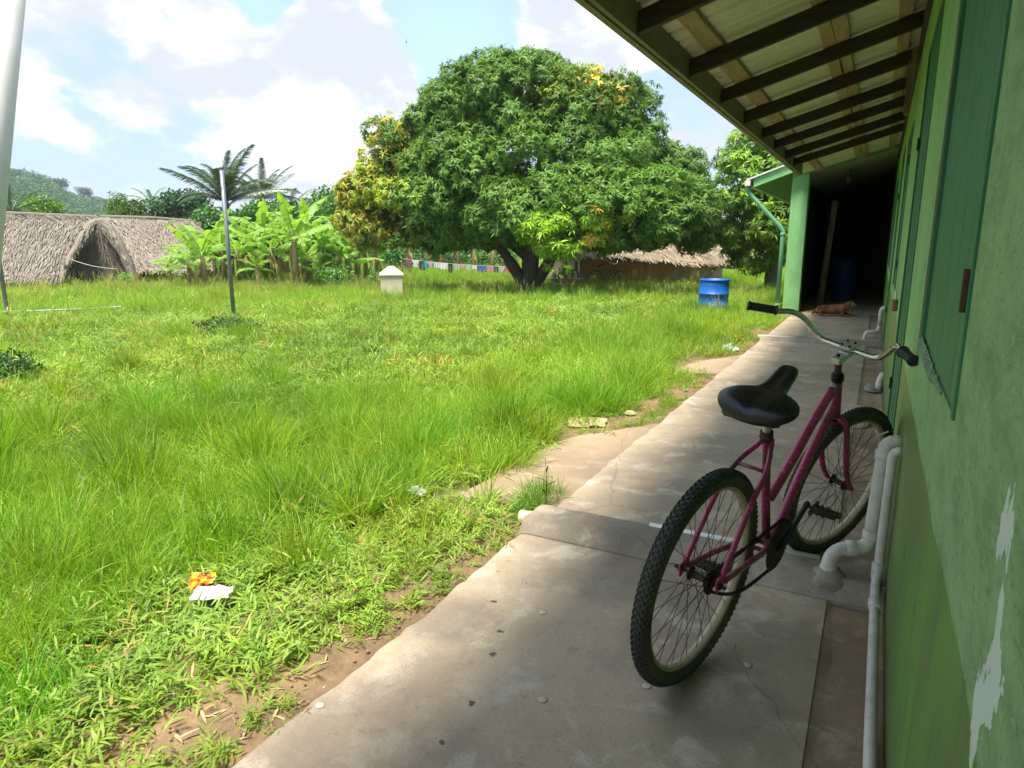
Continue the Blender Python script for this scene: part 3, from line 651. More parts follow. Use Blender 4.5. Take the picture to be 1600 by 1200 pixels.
def wheel(parent, name, side_cog=False, paint=None):
    """wheel whose axle is the local x axis; rim is the mesh, the rest are children"""
    rb = MB().lathe([(.284, -.011), (.285, -.0135), (.294, -.0155), (.298, -.0155), (.298, -.012), (.291, -.008), (.291, .008), (.298, .012), (.298, .0155), (.294, .0155), (.285, .0135), (.284, .011), (.281, .004), (.281, -.004)], (1, 0, 0), n=72, closed=True)
    w = rb.build(name, M['rim'], parent, True, local=True)
    prof = []
    for i in range(17):
        a = rad(-140 + 280 * i / 16); prof.append((.3165 + .0275 * math.cos(a), .0265 * math.sin(a)))
    prof += [(.293, .0135), (.293, -.0135)]
    MB().lathe(prof, (1, 0, 0), n=90, closed=True).build('tyre', M['sidewall'], w, True, local=True)
    tr = MB(); N = 96
    for i in range(N):
        t = 2 * math.pi * i / N
        for (x, rr, sx, st, off) in ((0, .3452, .0075, .0135, 0), (-.0095, .3437, .007, .0105, .5), (.0095, .3437, .007, .0105, .5), (-.0175, .3390, .006, .011, 0), (.0175, .3390, .006, .011, 0), (-.0230, .3325, .004, .010, .5), (.0230, .3325, .004, .010, .5)):
            tt = t + off * 2 * math.pi / N; R = Matrix.Rotation(tt, 3, 'X') @ Matrix.Rotation(-x * 34, 3, 'Y')
            c = Matrix.Rotation(tt, 3, 'X') @ Vector((x, 0, rr - .0015))
            tr.box(c, (sx, st, .006), R)
    to = tr.build('tread', M['rubber'], w, False, local=True, kind='stuff')
    MB().lathe([(.004, -.065), (.004, -.034), (.0225, -.033), (.0225, -.029), (.012, -.025), (.0115, .018), (.0225, .022), (.0225, .026), (.010, .028), (.010, .05), (.004, .052), (.004, .068)], (1, 0, 0), n=20).build('hub', M['ring'], w, True, local=True)
    for i in range(36):
        s = 1 if i % 2 else -1; cross = 1 if (i // 2) % 2 else -1
        a1 = 2 * math.pi * i / 36; a0 = a1 + cross * rad(62)
        p0 = Vector((s * .029, .0215 * math.sin(a0), .0215 * math.cos(a0))); p1 = Vector((s * .002, .283 * math.sin(a1), .283 * math.cos(a1)))
        d = p1 - p0; q = d.to_track_quat('Z', 'X'); inst('spoke', spoke_mesh, w, Matrix.Translation(p0) @ q.to_matrix().to_4x4() @ Matrix.Diagonal((1, 1, d.length, 1)))
    if side_cog:
        c = MB(); c.lathe([(.012, .036), (.030, .037), (.030, .040), (.012, .041)], (1, 0, 0), n=24)
        for i in range(16): a = 2 * math.pi * i / 16; c.box((.0385, .033 * math.sin(a), .033 * math.cos(a)), (.003, .006, .009), Matrix.Rotation(-a, 3, 'X'))
        c.build('sprocket', M['chain'], w, local=True)
        for s in (-1, 1):
            MB().lathe([(.010, 0), (.010, .009), (.005, .010), (.005, .022), (.001, .022)], (s, 0, 0), (s * .064, 0, 0), 6).build('axle_nut', M['chain'], w, local=True)
    return w
def make_bike(name, label, cat, paint):
    t = thing(name, label, cat)
    # frame
    fr = MB()
    fr.tube(smoothpts([(0, .495, .30), (0, .405, .52), (0, .325, .742)]), .0148, 14)
    fr.tube(smoothpts([(0, .885, .800), (0, .742, .700), (0, .612, .592), (0, .452, .478)]), [.0175] * 19, 16)
    fr.tube(smoothpts([(0, .945, .722), (0, .842, .629), (0, .711, .490), (0, .585, .330), (0, .515, .295)]), .0165, 16)
    hb = Ax + kv * .375; ht = Ax + kv * .545
    fr.tube([hb, ht], .0185, 18)
    fr.tube([(-.036, .495, .30), (.036, .495, .30)], .021, 18)
    for s in (-1, 1):
        fr.tube(smoothpts([(s * .016, .335, .728), (s * .022, .325, .70), (s * .050, .245, .645), (s * .058, .150, .560), (s * .062, .012, .362)]), .0088, 10)
        fr.tube(smoothpts([(s * .018, .475, .30), (s * .034, .40, .305), (s * .045, .33, .318), (s * .055, .2, .335), (s * .060, .04, .345)]), .0105, 10)
        fr.box((s * .062, .012, .350), (.005, .055, .045), (.3, 0, 0))
    fr.tube([(-.050, .245, .645), (.050, .245, .645)], .0065, 8)
    fr.tube([(-.034, .40, .305), (.034, .40, .305)], .008, 8)
    fr.build('frame', paint, t, True, local=True)
    MB().lathe([(.0165, -.018), (.021, -.016), (.021, .016), (.0165, .018)], (0, -.36, .93), (0, .328, .735), 14).tube([(-.014, .305, .735), (.03, .297, .735)], .004, 8).build('seat_clamp', M['ring'], t, True, local=True)
    MB().tube([(0, .34, .70), (0, .297, .815)], .0125, 14).build('seat_post', M['alu'], t, True, local=True)
    # saddle, slid a little forward on its rails
    P = [(-.012, .010, -.006), (-.006, .060, -.004), (.006, .104, 0), (.030, .130, .004), (.058, .134, .006), (.085, .120, .006), (.108, .086, .002), (.130, .056, 0), (.160, .043, .004), (.195, .039, .012), (.230, .037, .022), (.258, .033, .028), (.276, .022, .026), (.284, .007, .016)]
    sb = MB(); m = 20; vs = []
    for (a, w, h) in P:
        th = .030 + .022 * min(1, w / .11) ; y = .140 + a; zc = .852 + h + .26 * a - (.010 if a > .26 else 0)
        ed = min(1, w / .04)
        for k in range(m):
            q = 2 * math.pi * k / m; cx, sz = math.cos(q), math.sin(q)
            x = w * (abs(cx) ** .75) * (1 if cx >= 0 else -1)
            tophalf = sz > 0
            z = (th * .62 if tophalf else th * .75) * (abs(sz) ** .8) * (1 if tophalf else -1) * (.35 + .65 * ed)
            if tophalf and w > .05: z -= .010 * math.exp(-(x / .020) ** 2)
            if tophalf and w <= .05 and a < .25: z -= .007 * math.exp(-(x / .012) ** 2)
            vs.append((x * .97 + .008, y, zc + z))
    n = len(P); fs = [(i * m + k, i * m + (k + 1) % m, (i + 1) * m + (k + 1) % m, (i + 1) * m + k) for i in range(n - 1) for k in range(m)] + [tuple(reversed(range(m))), tuple((n - 1) * m + k for k in range(m))]
    sb.add(vs, fs); sad = sb.build('saddle', M['seat'], t, True, local=True, sub=2)
    u_ = MB(); vs = []
    PP = [(.015, .075), (.03, .092), (.075, .092), (.11, .056), (.17, .030), (.24, .020)]
    for (a, w) in PP:
        zc = .824 + .26 * a; vs += [(-w, .140 + a, zc - .012), (w, .140 + a, zc - .012), (w * 1.05, .140 + a, zc + .012), (-w * 1.05, .140 + a, zc + .012)]
    fs = [(i * 4 + k, i * 4 + (k + 1) % 4, (i + 1) * 4 + (k + 1) % 4, (i + 1) * 4 + k) for i in range(len(PP) - 1) for k in range(4)] + [(3, 2, 1, 0), tuple(20 + k for k in range(4))]
    u_.add(vs, fs).build('seat_base', M['grip'], sad, local=True)
    # front end
    fk = MB(); cr = Ax + kv * .362
    fk.tube([Ax + kv * .34, Ax + kv * .378], .020, 14)
    for s in (-1, 1):
        fk.tube(smoothpts([cr, cr + nv_ * s * .030 + kv * .006, cr + nv_ * s * .052 - kv * .022, Ax + nv_ * s * .056 + kv * .26, Ax + nv_ * s * .057 + kv * .10 + fp * .012, Ax + fp * .050 + nv_ * s * .058]), [.0125] * 13 + [.012] * 9 + [.0105] * 4, 12)
    fk.build('fork', paint, t, True, local=True)
    hs = MB(); hs.lathe([(.019, 0), (.0235, .002), (.0235, .010), (.0215, .014), (.0215, .018), (.024, .020), (.022, .028), (.014, .030)], kv, Ax + kv * .545, 20); hs.build('headset', M['chain'], t, True, local=True)
    MB().lathe([(.020, -.016), (.023, -.014), (.023, -.002), (.019, 0)], kv, Ax + kv * .376, 18).build('headset', M['chain'], t, True, local=True)
    G = Ax + kv * .66 + fp * .055
    MB().tube([Ax + kv * .57, Ax + kv * .645], .0128, 14).build('stem_quill', M['rust'], t, True, local=True)
    st = MB(); R = Matrix((nv_, fp, kv)).transposed()
    st.box(Ax + kv * .641 + fp * .004, (.036, .052, .026), R); st.box(G - kv * .012, (.040, .058, .022), R); st.box(G + kv * .014, (.046, .050, .013), R)
    so = st.build('stem', M['alu'], t, local=True, bevel=.003)
    for (a, c) in ((-.016, -.017), (.016, -.017), (-.016, .017), (.016, .017)): MB().lathe([(.0042, 0), (.0042, .006), (.001, .0061)], kv, G + nv_ * a + fp * c + kv * .0205, 8).build('bolt', M['chain'], so, local=True)
    MB().lathe([(.006, 0), (.006, .008), (.001, .0081)], kv, Ax + kv * .655 - fp * .002, 8).build('bolt', M['chain'], so, local=True)
    def hp(s_, b_, a_): return G + nv_ * s_ + kv * b_ + fp * a_
    half = [(0, 0, 0), (.06, 0, 0), (.115, .004, 0), (.150, .035, -.006), (.190, .086, -.020), (.222, .112, -.050), (.265, .122, -.095), (.33, .150, -.155)]
    pts = [hp(-a, b_, c) for a, b_, c in reversed(half)][:-1] + [hp(a, b_, c) for a, b_, c in half]
    MB().tube(smoothpts(pts, 5), .0112, 14).build('handlebar', M['chrome'], t, True, local=True)
    for s in (-1, 1):
        e = hp(s * .333, .151, -.158); i_ = hp(s * .255, .122, -.085); d = (e - i_).normalized(); gb = MB(); prof = [(.0115, 0), (.020, .001), (.021, .004), (.020, .007), (.0160, .009)]
        L = (e - i_).length + .004
        for k in range(14): h0 = .012 + (L - .03) * k / 14; prof += [(.0160, h0), (.0168, h0 + .002), (.0168, h0 + .0045), (.0160, h0 + .0062)]
        prof += [(.0165, L - .012), (.019, L - .010), (.019, L - .002), (.016, L), (.008, L + .001)]
        gb.lathe(prof, d, i_, 18).build('grip', M['grip'], t, True, local=True)
    # wheels
    def place(w, c, n):
        x = Vector(n).normalized(); z = (Vector((0, 0, 1)) - x * x.z).normalized(); y = z.cross(x)
        w.matrix_local = Matrix.Translation(c) @ Matrix((x, y, z)).transposed().to_4x4()
    place(wheel(t, 'rear_wheel', True), (0, 0, R_W), (1, 0, 0)); place(wheel(t, 'front_wheel'), Ax + fp * .0504, nv_)
    # drive
    rg = MB(); rc = Vector((.044, .495, .30)); rg.lathe([(.018, -.006), (.090, -.0015), (.090, .0015), (.018, .004)], (1, 0, 0), rc, 40)
    for i in range(40): a = 2 * math.pi * i / 40; rg.box(rc + Vector((0, .092 * math.sin(a), .092 * math.cos(a))), (.003, .006, .008), Matrix.Rotation(-a, 3, 'X'))
    rg.build('chainring', M['ring'], t, local=True)
    ang = math.atan2(.163, .115); cd = Vector((0, math.cos(ang), math.sin(ang))); c0 = Vector((.058, .495, .30)); c1 = c0 + cd * .168 + Vector((.022, 0, 0))
    ca = MB(); ca.tube(smoothpts([c0 - cd * .012, c0, c0 + cd * .08 + Vector((.010, 0, 0)), c1, c1 + cd * .01]), [.012] * 6 + [.0105] * 6 + [.0095] * 6 + [.011] * 7, 10); ca.build('crank', M['grip'], t, True, local=True)
    l0 = Vector((-.058, .495, .30)); l1 = l0 - cd * .168 - Vector((.02, 0, 0)); MB().tube([l0, l1], [.012, .010], 10).tube([(-.06, .495, .30), (.06, .495, .30)], .010, 10).build('crank', M['grip'], t, True, local=True)
    def pedal(c, s):
        pb = MB(); pb.tube([c, c + Vector((s * .105, 0, 0))], .007, 8)
        for off in (-.030, .030):
            pb.box(c + Vector((s * .062, off, -.008 if off > 0 else .006)), (.085, .012, .020), (.25, 0, 0))
        pb.box(c + Vector((s * .022, 0, 0)), (.010, .070, .020), (.25, 0, 0)); pb.box(c + Vector((s * .062, .0, 0)), (.010, .055, .014), (.25, 0, 0)); pb.box(c + Vector((s * .042, 0, 0)), (.006, .055, .014), (.25, 0, 0))
        ring_ = [c + Vector((s * (.070 + .040 * math.cos(a)), .043 * math.sin(a), -.010 * math.sin(a))) for a in [math.pi * (i / 12 - .5) for i in range(13)]]
        pb.tube(ring_, .0055, 6)
        return pb.build('pedal', M['ring'], t, local=True)
    pedal(c1 + Vector((.006, 0, 0)), 1); pedal(l1 - Vector((.006, 0, 0)), -1)
    # chain: runs round cog and ring, lower run sags
    path = []; cx = .0385; cc = Vector((0, R_W)); cr_ = Vector((.495, .30)); r0, r1 = .034, .094
    for i in range(9): a = rad(90 + 180 * i / 8 + 8); path.append((cc.x + r0 * math.cos(a), cc.y + r0 * math.sin(a)))
    for i in range(1, 14):
        q = i / 14; path.append((cc.x + (cr_.x - .02 - cc.x) * q, (cc.y - r0) * (1 - q) + (cr_.y - r1) * q - .050 * math.sin(math.pi * q) ** 1.2 * (1 - .35 * q)))
    for i in range(15): a = rad(-98 + 190 * i / 14); path.append((cr_.x + r1 * math.cos(a), cr_.y + r1 * math.sin(a)))
    for i in range(1, 14): q = i / 14; path.append(((cr_.x) * (1 - q) + (cc.x) * q, (cr_.y + r1) * (1 - q) + (cc.y + r0) * q - .004 * math.sin(math.pi * q)))
    pl = [Vector((cx, a, b_)) for a, b_ in path]; pl.append(pl[0]); cum_ = [0]
    for i in range(len(pl) - 1): cum_.append(cum_[-1] + (pl[i + 1] - pl[i]).length)
    nl = int(cum_[-1] / .0127); ch = MB(); k = 0
    for i in range(nl):
        d0 = cum_[-1] * i / nl
        while k < len(cum_) - 2 and cum_[k + 1] < d0: k += 1
        q = (d0 - cum_[k]) / max(1e-6, cum_[k + 1] - cum_[k]); c = pl[k].lerp(pl[k + 1], q); d = (pl[k + 1] - pl[k]).normalized(); w = .0075 if i % 2 else .0055
        for sx in (-w / 2, w / 2): ch.beam(c + Vector((sx, 0, 0)) - d * .0085, c + Vector((sx, 0, 0)) + d * .0085, .0014, .0085, (1, 0, 0) if False else (0, -d.z, d.y))
        ch.tube([c - Vector((.004, 0, 0)) + d * .006, c + Vector((.004, 0, 0)) + d * .006], .0038, 6)
    ch.build('chain', M['chain'], t, local=True, kind='stuff')
    return t
bike = make_bike('bicycle', 'magenta bicycle with black saddle leaning its handlebar on the green wall', 'bicycle', M['bike'])
hd, ln = .274, .0932
u_ = Vector((math.sin(hd), math.cos(hd), 0)); r_ = Vector((math.cos(hd), -math.sin(hd), 0)); up_ = Vector((0, 0, math.cos(ln))) + r_ * math.sin(ln); r_ = u_.cross(up_)
bike.matrix_world = Matrix.Translation((-.4238, 1.972, .002)) @ Matrix((r_, u_, up_)).transposed().to_4x4()

# ================================================================== dog lying in the passage mouth
def fur():
    t = NT(new_mat('brown_fur')); v = t.coord(); n = t.noise(v, 9, 6, .6, .4); n2 = t.noise(t.coord((1, 1, 1)), 90, 3, .7)
    c = t.mix(t.ramp(n, .42, .58), (0.34, 0.16, 0.06), (0.13, 0.055, 0.022)); c = t.mix(t.ramp(n2, .5, .8, 0, .5), c, (0.42, 0.22, 0.10))
    return t.out(t.bsdf(c, .85, 0, t.bump(n2, .8, .006), .2).outputs[0])
M['fur'] = fur(); M['dark'] = simple('dark_nose', (.012, .01, .01), .4); M['fur_dark'] = simple('dark_fur', (.045, .022, .012), .9, 0, .3); M['paw'] = simple('pale_paw_fur', (.42, .27, .17), .9, 0, .3)
def skin_body(name, verts, edges, radii, mat, parent, sub=2, root=0):
    me = bpy.data.meshes.new(name); me.from_pydata(verts, edges, []); me.materials.append(mat)
    o = bpy.data.objects.new(name, me); COL.objects.link(o); o.parent = parent
    s = o.modifiers.new('skin', 'SKIN')
    for i, r in enumerate(radii): me.skin_vertices[0].data[i].radius = (r if isinstance(r, tuple) else (r, r))
    me.skin_vertices[0].data[root].use_root = True
    q = o.modifiers.new('sub', 'SUBSURF'); q.levels = sub; q.render_levels = sub; s.use_smooth_shade = True
    return o
dog = thing('dog', 'brown dog lying on the concrete at the mouth of the dark passage', 'dog', (-.70, 14.02, 0), rotz=rad(6))
# local frame: x towards the head, -y towards the camera
V = [(-.24, .03, .10), (-.10, .04, .115), (.05, .05, .115), (.17, .03, .125), (.235, .01, .175), (.28, -.01, .225), (.315, -.03, .235), (.365, -.06, .215), (.405, -.075, .205),
     (.17, -.03, .08), (.20, -.08, .045), (.14, -.12, .028), (.30, -.16, .022), (.345, -.165, .020),
     (.19, .06, .075), (.26, .05, .035), (.36, -.03, .028), (.40, -.05, .024),
     (-.22, -.04, .085), (-.13, -.09, .075), (-.22, -.12, .03), (-.12, -.16, .022), (-.07, -.165, .02),
     (-.29, .02, .065), (-.33, -.04, .03), (-.31, -.12, .018), (-.25, -.17, .014)]
E_ = [(0, 1), (1, 2), (2, 3), (3, 4), (4, 5), (5, 6), (6, 7), (7, 8), (3, 9), (9, 10), (10, 11), (11, 12), (12, 13), (3, 14), (14, 15), (15, 16), (16, 17), (0, 18), (18, 19), (19, 20), (20, 21), (21, 22), (0, 23), (23, 24), (24, 25), (25, 26)]
Rd = [.096, .092, .098, .098, .062, .056, .062, .036, .026, .045, .032, .024, .018, .020, .042, .028, .018, .020, .062, .048, .026, .018, .019, .028, .016, .012, .008]
body = skin_body('body', V, E_, Rd, M['fur'], dog, root=1)
for s in (-1, 1):
    e = MB(); bx = Vector((.285, -.015 + s * .042, .265)); e.add([bx + Vector((-.015, 0, 0)), bx + Vector((.03, 0, .005)), bx + Vector((.012, s * .032, -.062)), bx + Vector((-.012, s * .030, -.05)), bx + Vector((.005, s * .018, .012))], [(0, 1, 4), (1, 2, 4), (2, 3, 4), (3, 0, 4), (0, 3, 2, 1)])
    e.build('ear', M['fur_dark'], dog, True, local=True)
    MB().lathe([(.001, -.006), (.006, -.003), (.006, .003), (.001, .006)], (1, s * .5, 0), (.345, -.045 + s * .026, .238), 8).build('eye', M['dark'], dog, True, local=True)
MB().lathe([(.002, -.012), (.012, -.006), (.013, .004), (.003, .012)], (1, -.3, -.1), (.423, -.082, .209), 10).build('nose', M['dark'], dog, True, local=True)
for (x, y) in ((.355, -.168), (.41, -.055), (-.06, -.167)):
    p = MB()
    for k in (-1.2, 0, 1.2): p.lathe([(.001, -.014), (.009, -.008), (.010, .004), (.001, .014)], (1, k * .18, -.1), (x + .004, y + k * .0095, .014), 8)
    p.build('paw', M['paw'], dog, True, local=True)

# ================================================================== plastic drums
M['blue'] = simple('blue_plastic', (0.005, 0.10, 0.42), 0.40, 0, 0.30, (0.03, 0.16, 0.35), 6, .05)
M['bluedark'] = simple('blue_plastic_dirty_dim', (0.008, 0.07, 0.25), 0.5, 0, 0.4)  # dirtier copy of the drum blue, darkened with the passage shade
def drum(name, label, c, r=.29, h=.90, mat='blue', group=None):
    t = thing(name, label, 'barrel', c, group)
    prof = [(r * .93, 0), (r * .97, .02), (r * .985, .05), (r, .22), (r * 1.012, .30), (r * 1.03, .305), (r * 1.03, .32), (r * 1.012, .325), (r * 1.015, .56), (r * 1.035, .565), (r * 1.035, .58), (r * 1.012, .585), (r * 1.0, .76), (r * .985, .84), (r * .975, .865)]
    k = h / .90
    MB().lathe([(a, z * k) for a, z in prof] + [(r * 1.0, .870 * k), (r * 1.03, .875 * k), (r * 1.03, .895 * k), (r * 1.0, .90 * k), (r * .94, .895 * k), (r * .93, .85 * k), (.001, .85 * k)], n=40).build('drum_body', M[mat], t, True, local=True)
    MB().lathe([(r * 1.032, .868 * k), (r * 1.05, .870 * k), (r * 1.05, .893 * k), (r * 1.032, .895 * k)], n=40, closed=True).build('rim_band', M[mat], t, True, local=True)
    for a in (.9, 2.6): MB().lathe([(.035, 0), (.035, .015), (.028, .017), (.001, .017)], c=(r * .6 * math.cos(a), r * .6 * math.sin(a), .851 * k), n=14).build('bung', M[mat], t, True, local=True)
    return t
drum('barrel', 'bright blue plastic barrel standing in the grass near the green pillar', (-2.93, 14.3, -.19), .29, .80)
drum('barrel', 'dim blue barrel standing inside the dark passage', (-.72, 18.2, 0), .26, .95, 'bluedark')

# ================================================================== poles and ropes
M['greypole'] = simple('grey_pole_paint', (0.20, 0.22, 0.24), 0.5, 0.3, 0.5, (0.10, 0.09, 0.08), 3)
M['whitepole'] = simple('white_pole_paint', (0.72, 0.71, 0.66), 0.45, 0, 0.35, (0.45, 0.40, 0.30), 2)
M['tape'] = simple('faded_plastic_strip', (0.50, 0.62, 0.62), 0.5, 0, 0.5, (0.35, 0.30, 0.2), 4)
M['rope'] = simple('rope', (0.45, 0.42, 0.36), 0.8)
def pole(label, c, h):
    t = thing('net_pole', label, 'pole', c, 'grey net poles in the field')
    MB().tube([(0, 0, -.05), (0, 0, h)], .038, 14).build('post', M['greypole'], t, True, local=True)
    MB().lathe([(.038, 0), (.043, .002), (.043, .05), (.03, .055)], c=(0, 0, h - .03), n=14).build('cap', M['greypole'], t, True, local=True)
    for z in (h - .35, h - .9): MB().tube([(.0, -.03, z), (.0, -.06, z), (.0, -.06, z + .04)], .007, 6).build('hook', M['rust'], t, True, local=True)
    return t
pole('grey steel pole standing in a dark weed tuft in the middle of the field', (-10.98, 9.13, -.1), 2.80)
pole('grey steel pole by the pale strip at the far left of the field', (-16.25, 7.73, -.1), 2.80)
# leaning white pole: passes through two points of the picture, both at the same distance
pa, pb = at(14, 0, 5.2), at(-22, 345, 5.2); dr = (pb - pa).normalized(); foot = pb + dr * ((-.1 - pb.z) / dr.z); top = pa - dr * .9
t = thing('white_pole', 'thick white painted pole leaning at the left edge of the field', 'pole', foot)
MB().tube([foot - Vector((0, 0, .05)) * 1, foot + (top - foot) * .99], [.098, .070], 20).build('post', M['whitepole'], t, True)
MB().lathe([(.07, 0), (.085, .005), (.085, .03), (.05, .05)], -dr, top, 16).build('cap', M['whitepole'], t, True)
b = MB(); P = [onz(-20, 487, -.06), onz(25, 486, -.10), onz(60, 485, -.11), onz(105, 483, -.105), onz(135, 482, -.12), onz(165, 480, -.10), onz(190, 479, -.10)]
for i in range(len(P) - 1):
    b.beam(P[i], P[i + 1], .12, .01)
o = b.build('plastic_strip', M['tape'], None, False, tuple(P[1])); tag(o, 'pale blue plastic strip lying in the grass by the left grey pole', 'plastic strip')

# ================================================================== litter
def crumple(name, label, cat, c, sx, sy, h, mat, seed, rotz=0, group=None, kind=None, n=9):
    R = random.Random(seed); vs = []; 
    for j in range(n):
        for i in range(n):
            x = (i / (n - 1) - .5) * sx * (1 + R.uniform(-.08, .08)); y = (j / (n - 1) - .5) * sy * (1 + R.uniform(-.08, .08))
            z = h * (R.random() ** 1.3) * (1 - .6 * max(abs(2 * i / (n - 1) - 1), abs(2 * j / (n - 1) - 1)) ** 3)
            vs.append((x, y, z + .004))
    fs = [(j * n + i, j * n + i + 1, (j + 1) * n + i + 1, (j + 1) * n + i) for j in range(n - 1) for i in range(n - 1)]
    o = MB().add(vs, fs).build(name, mat); o.location = c; o.rotation_euler = (R.uniform(-.1, .1), R.uniform(-.1, .1), rotz)
    s = o.modifiers.new('thick', 'SOLIDIFY'); s.thickness = .002
    return tag(o, label, cat, group)
def packet_mat():
    t = NT(new_mat('yellow_packet_print')); v = t.coord((1, 1, 1)); w = t.n('ShaderNodeTexWave'); t.l(v, w.inputs[0]); w.inputs['Scale'].default_value = 9; w.inputs['Distortion'].default_value = 6
    n = t.noise(v, 30, 3, .5); c = t.mix(t.ramp(w.outputs['Fac'], .5, .6), (0.75, 0.42, 0.02), (0.65, 0.16, 0.02)); c = t.mix(t.ramp(n, .58, .62), c, (0.05, 0.03, 0.02)); return t.out(t.bsdf(c, .35).outputs[0])
M['packet'] = packet_mat(); M['white_plastic'] = simple('white_plastic_film', (0.66, 0.70, 0.70), .3, 0, .3, (.3, .35, .35), 20); M['clear'] = simple('grey_film', (0.42, 0.46, 0.45), .3, 0, .4, (.25, .25, .2), 20)
M['card'] = simple('cardboard', (0.46, 0.34, 0.20), .9, 0, .4); M['blue_print'] = simple('blue_wrapper', (0.35, 0.55, 0.60), .4, 0, .6, (.7, .7, .7), 30)
q = onz(318, 916, 0); crumple('snack_packet', 'yellow and orange snack packet standing in the grass', 'packet', (q.x, q.y, -.01), .10, .07, .02, M['packet'], 3, .5)
bpy.data.objects['snack_packet'].rotation_euler = (rad(52), 0, rad(28)); bpy.data.objects['snack_packet'].location.z = .02
q = onz(331, 930, 0); crumple('plastic_wrapper', 'white crumpled plastic wrapper beside the yellow packet', 'wrapper', (q.x, q.y, 0.0), .14, .09, .035, M['white_plastic'], 4, .6)
q = onz(650, 765, 0); crumple('plastic_wrapper', 'clear crumpled film at the grass edge left of the sloping slab', 'wrapper', (q.x, q.y, -.02), .10, .07, .04, M['clear'], 5, .2)
q = onz(772, 712, -.03); crumple('plastic_scrap', 'small grey plastic scrap on the edge of the sloping slab', 'wrapper', (q.x, q.y, -.045), .14, .07, .02, M['clear'], 6, 1.2)
q = onz(917, 658, -.03); crumple('cardboard_scrap', 'torn tan cardboard scrap beyond the sloping slab', 'cardboard', (q.x, q.y, -.045), .30, .20, .035, M['card'], 7, .4)
q = onz(1004, 598, -.03); crumple('plastic_wrapper', 'blue and white wrapper lying in the grass beside the walkway', 'wrapper', (q.x, q.y, -.03), .20, .12, .03, M['blue_print'], 8, .4)
q = onz(1141, 548, -.03); crumple('plastic_bag', 'small white plastic bag at the tip of the second sloping slab', 'bag', (q.x, q.y, -.03), .20, .14, .10, M['white_plastic'], 9, .4)
q = onz(1064, 522, -.05); crumple('plastic_bag', 'tiny white bag in the grass below the blue barrel', 'bag', (q.x, q.y, -.05), .14, .12, .10, M['white_plastic'], 10, .4)
q = onz(985, 645, -.03); lump('stone', (0, 0, 0), .05, .035, .03, M['card'], None, 3); o = bpy.data.objects['stone']; o.location = (q.x, q.y, -.04); tag(o, 'small tan stone near the cardboard scrap', 'stone')
M['cap'] = simple('flattened_cap', (0.60, 0.55, 0.42), .7, 0.0, .5, (.3, .27, .2), 40)
caps = ((848, 956, 'pale flattened cap on the walkway left of the rear tyre'), (1010, 1071, 'pale flattened cap beside the rear tyre contact'), (500, 1101, 'pale flattened cap near the slab edge in the foreground'), (848, 1092, 'faint flattened cap in the middle foreground of the slab'), (1168, 1038, 'oval pale cap in the shade right of the rear tyre'), (893, 784, 'far pale cap behind the concrete hump'), (898, 797, 'near pale cap behind the concrete hump'), (958, 824, 'white oval cap on the concrete hump'), (913, 828, 'dull cap pressed in the concrete hump'))
for (px, py, lab) in caps:
    q = onz(px, py, .045 if 815 < py < 835 else .004); R = random.Random(px); rr = .014 if py != 824 else .022
    z = q.z if 815 < py < 835 else .0015
    o = MB().lathe([(rr, 0), (rr, .0008), (rr * .85, .0014), (.001, .0011)], n=14).build('flattened_cap', M['cap'], None, True); o.location = (q.x, q.y, z + (.004 if 815 < py < 835 else 0)); o.scale = (1, R.uniform(.7, 1), 1); o.rotation_euler = (0, 0, R.uniform(0, 3)); tag(o, lab, 'bottle cap', 'flattened caps on the walkway')
# bird far up
b = MB(); b.add([(0, 0, 0), (.5, .1, .25), (.95, -.05, .1), (.5, -.15, .2)], [(0, 1, 2, 3)]); b.add([(0, 0, 0), (-.5, .1, .25), (-.95, -.05, .1), (-.5, -.15, .2)], [(3, 2, 1, 0)]); b.tube([(0, .3, 0), (0, .1, .01), (0, -.3, 0), (0, -.5, 0)], [.02, .07, .05, .01], 6)
o = b.build('bird', M['grip']); o.location = at(635, 66, 90); o.rotation_euler = (0, .9, .6); tag(o, 'tiny dark bird high in the sky left of the big tree', 'bird')
# ================================================================== foliage prototypes
M['mango'] = leafmat('mango_leaf', (0.075, 0.160, 0.022), (0.155, 0.275, 0.040), 0.30, 0.46, 0.22)
M['leaf'] = leafmat('broad_leaf', (0.045, 0.11, 0.02), (0.09, 0.18, 0.035), 0.25, 0.45)
M['banana'] = leafmat('banana_leaf', (0.19, 0.36, 0.05), (0.31, 0.46, 0.085), 0.45, 0.45, .3, inst=False)
M['banana_dry'] = leafmat('banana_dry_leaf', (0.30, 0.20, 0.08), (0.42, 0.30, 0.12), 0.2, 0.8, inst=False)
M['palm'] = leafmat('palm_leaf', (0.035, 0.075, 0.030), (0.075, 0.13, 0.045), 0.18, 0.35, inst=False)
M['palm_light'] = leafmat('light_palm_leaf', (0.10, 0.20, 0.04), (0.17, 0.28, 0.06), 0.3, 0.4, inst=False)
M['grass'] = leafmat('grass_blade', (0.155, 0.320, 0.024), (0.29, 0.44, 0.055), 0.42, 0.5, 0.3, dry=(.40, .33, .13))
M['turf'] = leafmat('broad_grass_leaf', (0.145, 0.265, 0.030), (0.25, 0.37, 0.055), 0.35, 0.48, 0.3, dry=(.36, .27, .10))
M['bark'] = simple('grey_bark', (0.10, 0.08, 0.06), .9, 0, .5, (.04, .03, .025), 5, .9)
M['stem'] = simple('banana_stem', (0.24, 0.20, 0.09), .7, 0, .8, (.16, .09, .04), 6, .5)
